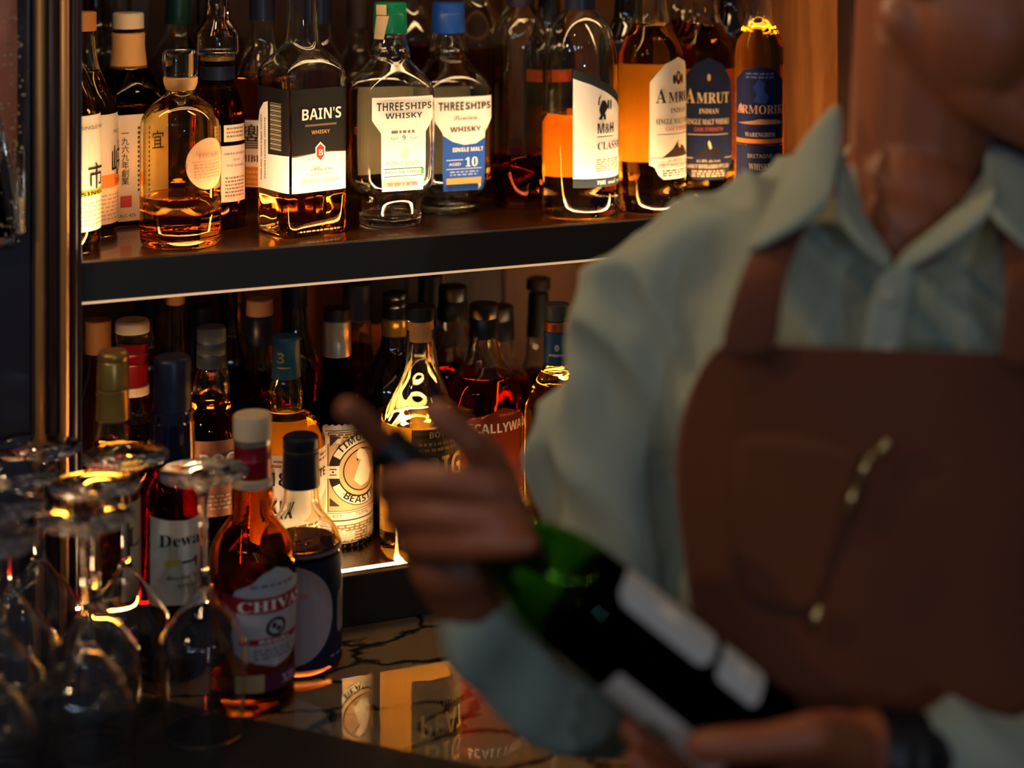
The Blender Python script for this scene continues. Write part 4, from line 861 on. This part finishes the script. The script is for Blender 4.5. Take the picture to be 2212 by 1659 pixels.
chestb = [ellipsoid(P(1950, 760, 1.46), .16, .085, .16), ellipsoid(P(1950, 1250, 1.46), .145, .085, .24), capsule_chain(ch((1975, 430, 1.43, .050), (1955, 490, 1.405, .036), (1938, 535, 1.392, .024)))]
legs = [capsule_chain([(P(px, 1500, 1.47) , .085), (Vector((P(px, 0, 1.46).x, P(px, 0, 1.46).y, 0.50)), .060), (Vector((P(px, 0, 1.47).x, P(px, 0, 1.47).y, 0.09)), .042)]) for px in (1790, 2110)]
arm_r = [capsule_chain(ch((1700, 680, 1.46, .06), (1450, 690, 1.47, .036), (1400, 1100, 1.475, .032), (1355, 1480, 1.475, .030), (1260, 1490, 1.43, .030), (1150, 1440, 1.375, .030)))]
arm_l = [capsule_chain(ch((2200, 700, 1.47, .06), (2440, 700, 1.48, .036), (2560, 1150, 1.45, .032), (2610, 1570, 1.38, .030), (2400, 1660, 1.325, .028), (2200, 1660, 1.285, .026)))]
body = fuse('body', hand_r + hand_l + [neck] + head + chestb + legs + arm_r + arm_l, 0.0035, M_SKIN, None, 5)
hang(body)
for s_ in (-1, 1):
    e = hp(.076, .031 * s_, .005)
    hang(pyobj('eye', *ellipsoid(e, .010, .014, .008, HX, HY_, UP), plain('eye_white', (220, 212, 204), 0.2)))
    hang(pyobj('iris', *ellipsoid(e + HX * .007, .004, .006, .006, HX, HY_, UP), plain('eye_dark', (40, 24, 16), 0.2)))
hang(fuse('hair', [ellipsoid(hp(-.022, 0, .030), .100, .085, .105, HX, HY_, HZ), ellipsoid(hp(-.055, 0, .0), .060, .078, .070, HX, HY_, HZ)], 0.006, M_HAIR, None, 4))

# shirt: torso, sleeves with loose cuffs
def fold(co):
    a = noise.noise(co * 9.0) * 0.012 + noise.noise(Vector((co.x * 26, co.y * 26, co.z * 9))) * 0.008 + (0.5 - abs(noise.noise(Vector((co.x * 13 + co.z * 11, co.y * 13, co.z * 4))))) * 0.034 - 0.010
    return a - 0.002
def Yr(px, py, Z, a, b): return (P(px, py, Z), a, b)
torso = torso_loft([Yr(1975, 335, 1.485, .066, .042), Yr(1970, 368, 1.482, .112, .054), Yr(1960, 405, 1.480, .150, .066), Yr(1950, 445, 1.476, .182, .078), Yr(1945, 490, 1.472, .196, .090), Yr(1942, 540, 1.466, .203, .104), Yr(1940, 620, 1.465, .205, .116), Yr(1940, 760, 1.46, .195, .128), Yr(1940, 950, 1.46, .185, .130), Yr(1940, 1200, 1.46, .182, .122), Yr(1940, 1500, 1.46, .180, .118), Yr(1940, 1800, 1.46, .185, .120), Yr(1940, 2050, 1.46, .190, .122)])
slv_r = [capsule_chain(ch((1500, 610, 1.46, .062), (1418, 660, 1.46, .060), (1372, 800, 1.462, .060), (1325, 1000, 1.465, .064), (1318, 1230, 1.468, .064), (1340, 1440, 1.468, .060), (1290, 1500, 1.445, .058), (1180, 1452, 1.395, .054), (1090, 1390, 1.355, .050), (1045, 1352, 1.340, .047)), 24)]
slv_l = [capsule_chain(ch((2380, 600, 1.47, .066), (2480, 650, 1.475, .064), (2540, 900, 1.46, .062), (2600, 1250, 1.42, .062), (2630, 1560, 1.38, .058), (2480, 1650, 1.335, .052), (2300, 1660, 1.30, .048), (2110, 1655, 1.268, .044), (2010, 1648, 1.252, .040)), 24)]
shirt = fuse('shirt', [torso] + slv_r + slv_l, 0.006, M_SHIRT, None, 8, fold)
hang(shirt)
def ribbon(name, cols, mat, thick=0.003, sub=2):
    """a sheet through a grid of world points, thickened"""
    nr, nc = len(cols), len(cols[0])
    V = [p for c in cols for p in c]
    Fc = [(i * nc + j, i * nc + j + 1, (i + 1) * nc + j + 1, (i + 1) * nc + j) for i in range(nr - 1) for j in range(nc - 1)]
    o = pyobj(name, V, Fc, mat)
    ss = o.modifiers.new('soft', 'SUBSURF'); ss.levels = sub; ss.render_levels = sub
    so = o.modifiers.new('thick', 'SOLIDIFY'); so.thickness = thick; so.offset = 0
    return o
# collar: two fold-over flaps and the neck band
fl = ribbon('collar', [[P(1822, 200, 1.44), P(1816, 330, 1.405), P(1795, 452, 1.345)], [P(1770, 262, 1.425), P(1762, 370, 1.385), P(1745, 478, 1.330)], [P(1713, 337, 1.415), P(1712, 425, 1.37), P(1696, 502, 1.322)], [P(1676, 425, 1.40), P(1650, 480, 1.36), P(1590, 562, 1.330)]], M_SHIRT, 0.004)
hang(fl)
fr = ribbon('collar', [[P(2120, 300, 1.43), P(2130, 395, 1.39), P(2128, 455, 1.345)], [P(2200, 330, 1.42), P(2200, 430, 1.375), P(2180, 500, 1.330)], [P(2290, 400, 1.42), P(2280, 480, 1.37), P(2250, 570, 1.322)]], M_SHIRT, 0.004)
hang(fr)
bl = ribbon('neck_band', [[P(1815, 290, 1.43), P(1800, 450, 1.35)], [P(1835, 400, 1.395), P(1830, 500, 1.335)], [P(1880, 500, 1.352), P(1880, 545, 1.326)], [P(1930, 556, 1.330), P(1926, 592, 1.322)]], M_SHIRT, 0.004); hang(bl)
br = ribbon('neck_band', [[P(2150, 330, 1.43), P(2160, 440, 1.35)], [P(2100, 425, 1.395), P(2110, 490, 1.335)], [P(2020, 500, 1.352), P(2020, 548, 1.326)], [P(1930, 556, 1.330), P(1934, 600, 1.322)]], M_SHIRT, 0.004); hang(br)
pl = ribbon('placket', [[P(1905, 575, 1.325), P(1985, 560, 1.325)], [P(1880, 650, 1.318), P(1965, 650, 1.318)], [P(1862, 740, 1.313), P(1950, 740, 1.313)], [P(1860, 830, 1.312), P(1948, 830, 1.312)]], M_SHIRT, 0.004); hang(pl)
for y in (640, 760): hang(pyobj('button', *ellipsoid(P(1920, y, 1.3105), .0055, .0015, .0055), plain('shell_button', (190, 180, 160), 0.3)))

# apron: bib hung on two straps, pocket with brass fittings
def Zbody(px, py):
    X = (px - 1940) / FPX * 1.46; t = min(0.97, abs(X) / 0.215)
    return 1.46 - 0.150 * (1 - t ** 2.6) ** 0.45 - 0.006
bib_rows = [(742, 1556, 2240), (770, 1532, 2262), (810, 1508, 2285), (860, 1486, 2312), (930, 1466, 2345), (1010, 1456, 2360), (1120, 1466, 2360), (1230, 1482, 2350), (1340, 1498, 2345), (1450, 1520, 2345), (1560, 1535, 2345), (1700, 1540, 2345), (1900, 1530, 2360), (2200, 1510, 2380), (2500, 1500, 2390)]
cols = []
for y, xa, xb in bib_rows:
    row = []
    for i in range(17):
        x = xa + (xb - xa) * i / 16; yy = y + (25 * (x - xa) / (xb - xa) if y < 760 else 0)
        row.append(P(x, yy, Zbody(x, yy) + 0.0035 * noise.noise(Vector((x / 140, y / 170, 0)))))
    cols.append(row)
apron = ribbon('apron', cols, M_LEATHER, 0.003, 2); hang(apron)
def strap(path):
    c = []
    for x, y, w_, z in path: c.append([P(x - w_, y, z + .004), P(x, y, z), P(x + w_, y, z + .001)])
    return ribbon('apron_strap', c, M_LEATHER, 0.003)
zs = Zbody(1690, 700)
hang(strap([(1722, 455, 40, 1.392), (1692, 500, 44, 1.360), (1652, 580, 48, zs - .006), (1630, 670, 54, zs - .012), (1612, 775, 64, zs - .012)]))
hang(strap([(2180, 455, 40, 1.392), (2200, 500, 44, 1.360), (2222, 580, 46, zs - .006), (2222, 670, 52, zs - .012), (2214, 800, 60, zs - .012)]))
def on_bib(x, y, off=0.0025): return P(x, y, Zbody(x, y) - off)
pk = ribbon('apron_pocket', [[on_bib(x, y) for x, y in r] for r in ([(1570, 930), (1730, 935), (1895, 975)], [(1575, 1060), (1720, 1065), (1845, 1100)], [(1585, 1180), (1700, 1190), (1802, 1210)], [(1600, 1300), (1690, 1325), (1765, 1340)])], M_LEATHER, 0.002); hang(pk)
hang(pyobj('brass_bar', *capsule_chain([(on_bib(1880, 985, .011), .0026), (on_bib(1850, 1050, .0115), .0026), (on_bib(1824, 1118, .011), .0026)], 12), M_STEEL))
for cx_, cy_, dx, dy in ((1905, 970, 10, -14), (1760, 1338, 10, -22)):
    hang(pyobj('rivet', *capsule_chain([(on_bib(cx_ - dx, cy_ - dy, .010), .0030), (on_bib(cx_ + dx, cy_ + dy, .011), .0036)], 12), M_STEEL))
hang(pyobj('wristband', *capsule_chain([(P(1925, 1634, 1.2415), .0312), (P(1962, 1640, 1.2465), .0318)], 28), M_BAND))
tr = fuse('trousers', [capsule_chain([(P(px, 1560, 1.47), .100), (Vector((P(px, 0, 1.46).x, P(px, 0, 1.46).y, 0.50)), .076), (Vector((P(px, 0, 1.47).x, P(px, 0, 1.47).y, 0.12)), .058)], 20) for px in (1790, 2110)], 0.008, M_TROUSER, None, 3); hang(tr)
for px in (1790, 2110):
    p = P(px, 0, 1.47); p.z = 0.042
    sh_ = fuse('shoe', [ellipsoid(p - FWD * .06, .045, .13, .042), ellipsoid(p + UP * .03 + FWD * .01, .045, .06, .045)], 0.008, M_BAND, None, 3)
    for v in sh_.data.vertices: v.co.z = max(v.co.z, 0.001)
    hang(sh_)

# the wine bottle itself
wb_ = empty('wine_bottle', W_BASE); tag(wb_, 'green wine bottle held aslant in both hands, pale labels and black capsule', 'bottle')
zax = wax; xax = (-FWD + zax * FWD.dot(zax)).normalized(); yax = zax.cross(xax)
wb_.matrix_world = Matrix((( xax.x, yax.x, zax.x, W_BASE.x), (xax.y, yax.y, zax.y, W_BASE.y), (xax.z, yax.z, zax.z, W_BASE.z), (0, 0, 0, 1)))
RBW = 0.0372
wp = [(.0135, WLEN - .004, 0), (.0142, .265, 0), (.0150, .245, 0), (.0195, .228, 0), (.0290, .207, 0), (.0352, .188, 0), (RBW, .168, 0), (RBW, .012, 0)]
wp = chaikin(wp, 2); wp = [r for r in wp if r[1] > .009] + [(RBW, .008, 0), (RBW * .97, .003, 0), (RBW * .85, 0, 0)]
GREEN = glass('bottle_green_glass', (0.42, 0.70, 0.16)); WINE = glass('green_glass_full_of_wine', (0.010, 0.016, 0.012), 1.4)
zf = .170; sh_w = Shape(wp); rf = sh_w.at(zf)[0]
upw = [r for r in wp if r[1] > zf] + [(rf, zf, 0)]; cavw = [(max(.003, r[0] - .003), r[1], 0) for r in upw]
pyobj('glass_body', *lathe_data(list(reversed(cavw)) + upw, 48, False, False), GREEN, wb_)
pyobj('wine', *lathe_data([(rf - .003, zf, 0), (rf, zf, 0)] + [r for r in wp if r[1] < zf] + [(.015, .012, 0)], 48), WINE, wb_)
o = pyobj('capsule', *lathe_data([(.0142, WLEN), (.0150, WLEN - .002), (.0150, WLEN - .018), (.0146, WLEN - .019), (.0150, WLEN - .060), (.0152, WLEN - .066)], 36), K_BLACK, wb_)
o.modifiers.new('edge', 'EDGE_SPLIT').split_angle = rad(40)
def wlabel(nm, phi, z0, z1, wmm, col, rnd, items=()):
    n = 6; rr = rnd; W = wmm / 1000; H = z1 - z0; pts = []
    for cxs, cys, a0 in ((1, 1, 0), (-1, 1, 90), (-1, -1, 180), (1, -1, 270)):
        for i in range(n + 1):
            a = rad(a0 + 90 * i / n); pts.append((cxs * (W / 2 - rr) + rr * cos(a), H / 2 + cys * (H / 2 - rr) + rr * sin(a)))
    d = cut_flat(pts, [tuple(range(len(pts)))], .005)
    lo = pyobj(nm, sh_w.wrap(d[0], (z0 + z1) / 2, z0, phi, .0004), d[1], lmat(col), wb_)
    for it in items:
        d = cut_flat(*item_2d(it, W, H), .005); pyobj('print', sh_w.wrap(d[0], (z0 + z1) / 2, z0, phi, .0007), d[1], lmat(it['col']), lo, False)
sgn = 1 if yax.dot(side) > 0 else -1
wlabel('front_label', 68 * sgn % 360, .074, .150, 38, (196, 196, 190), .010)
wlabel('lower_label', 68 * sgn % 360, .034, .068, 38, (196, 196, 190), .006)
wlabel('back_label', -50 * sgn % 360, .028, .120, 42, (206, 196, 184), .002, [R(-.14, .14, .40, .60, (110, 116, 104), 1)])
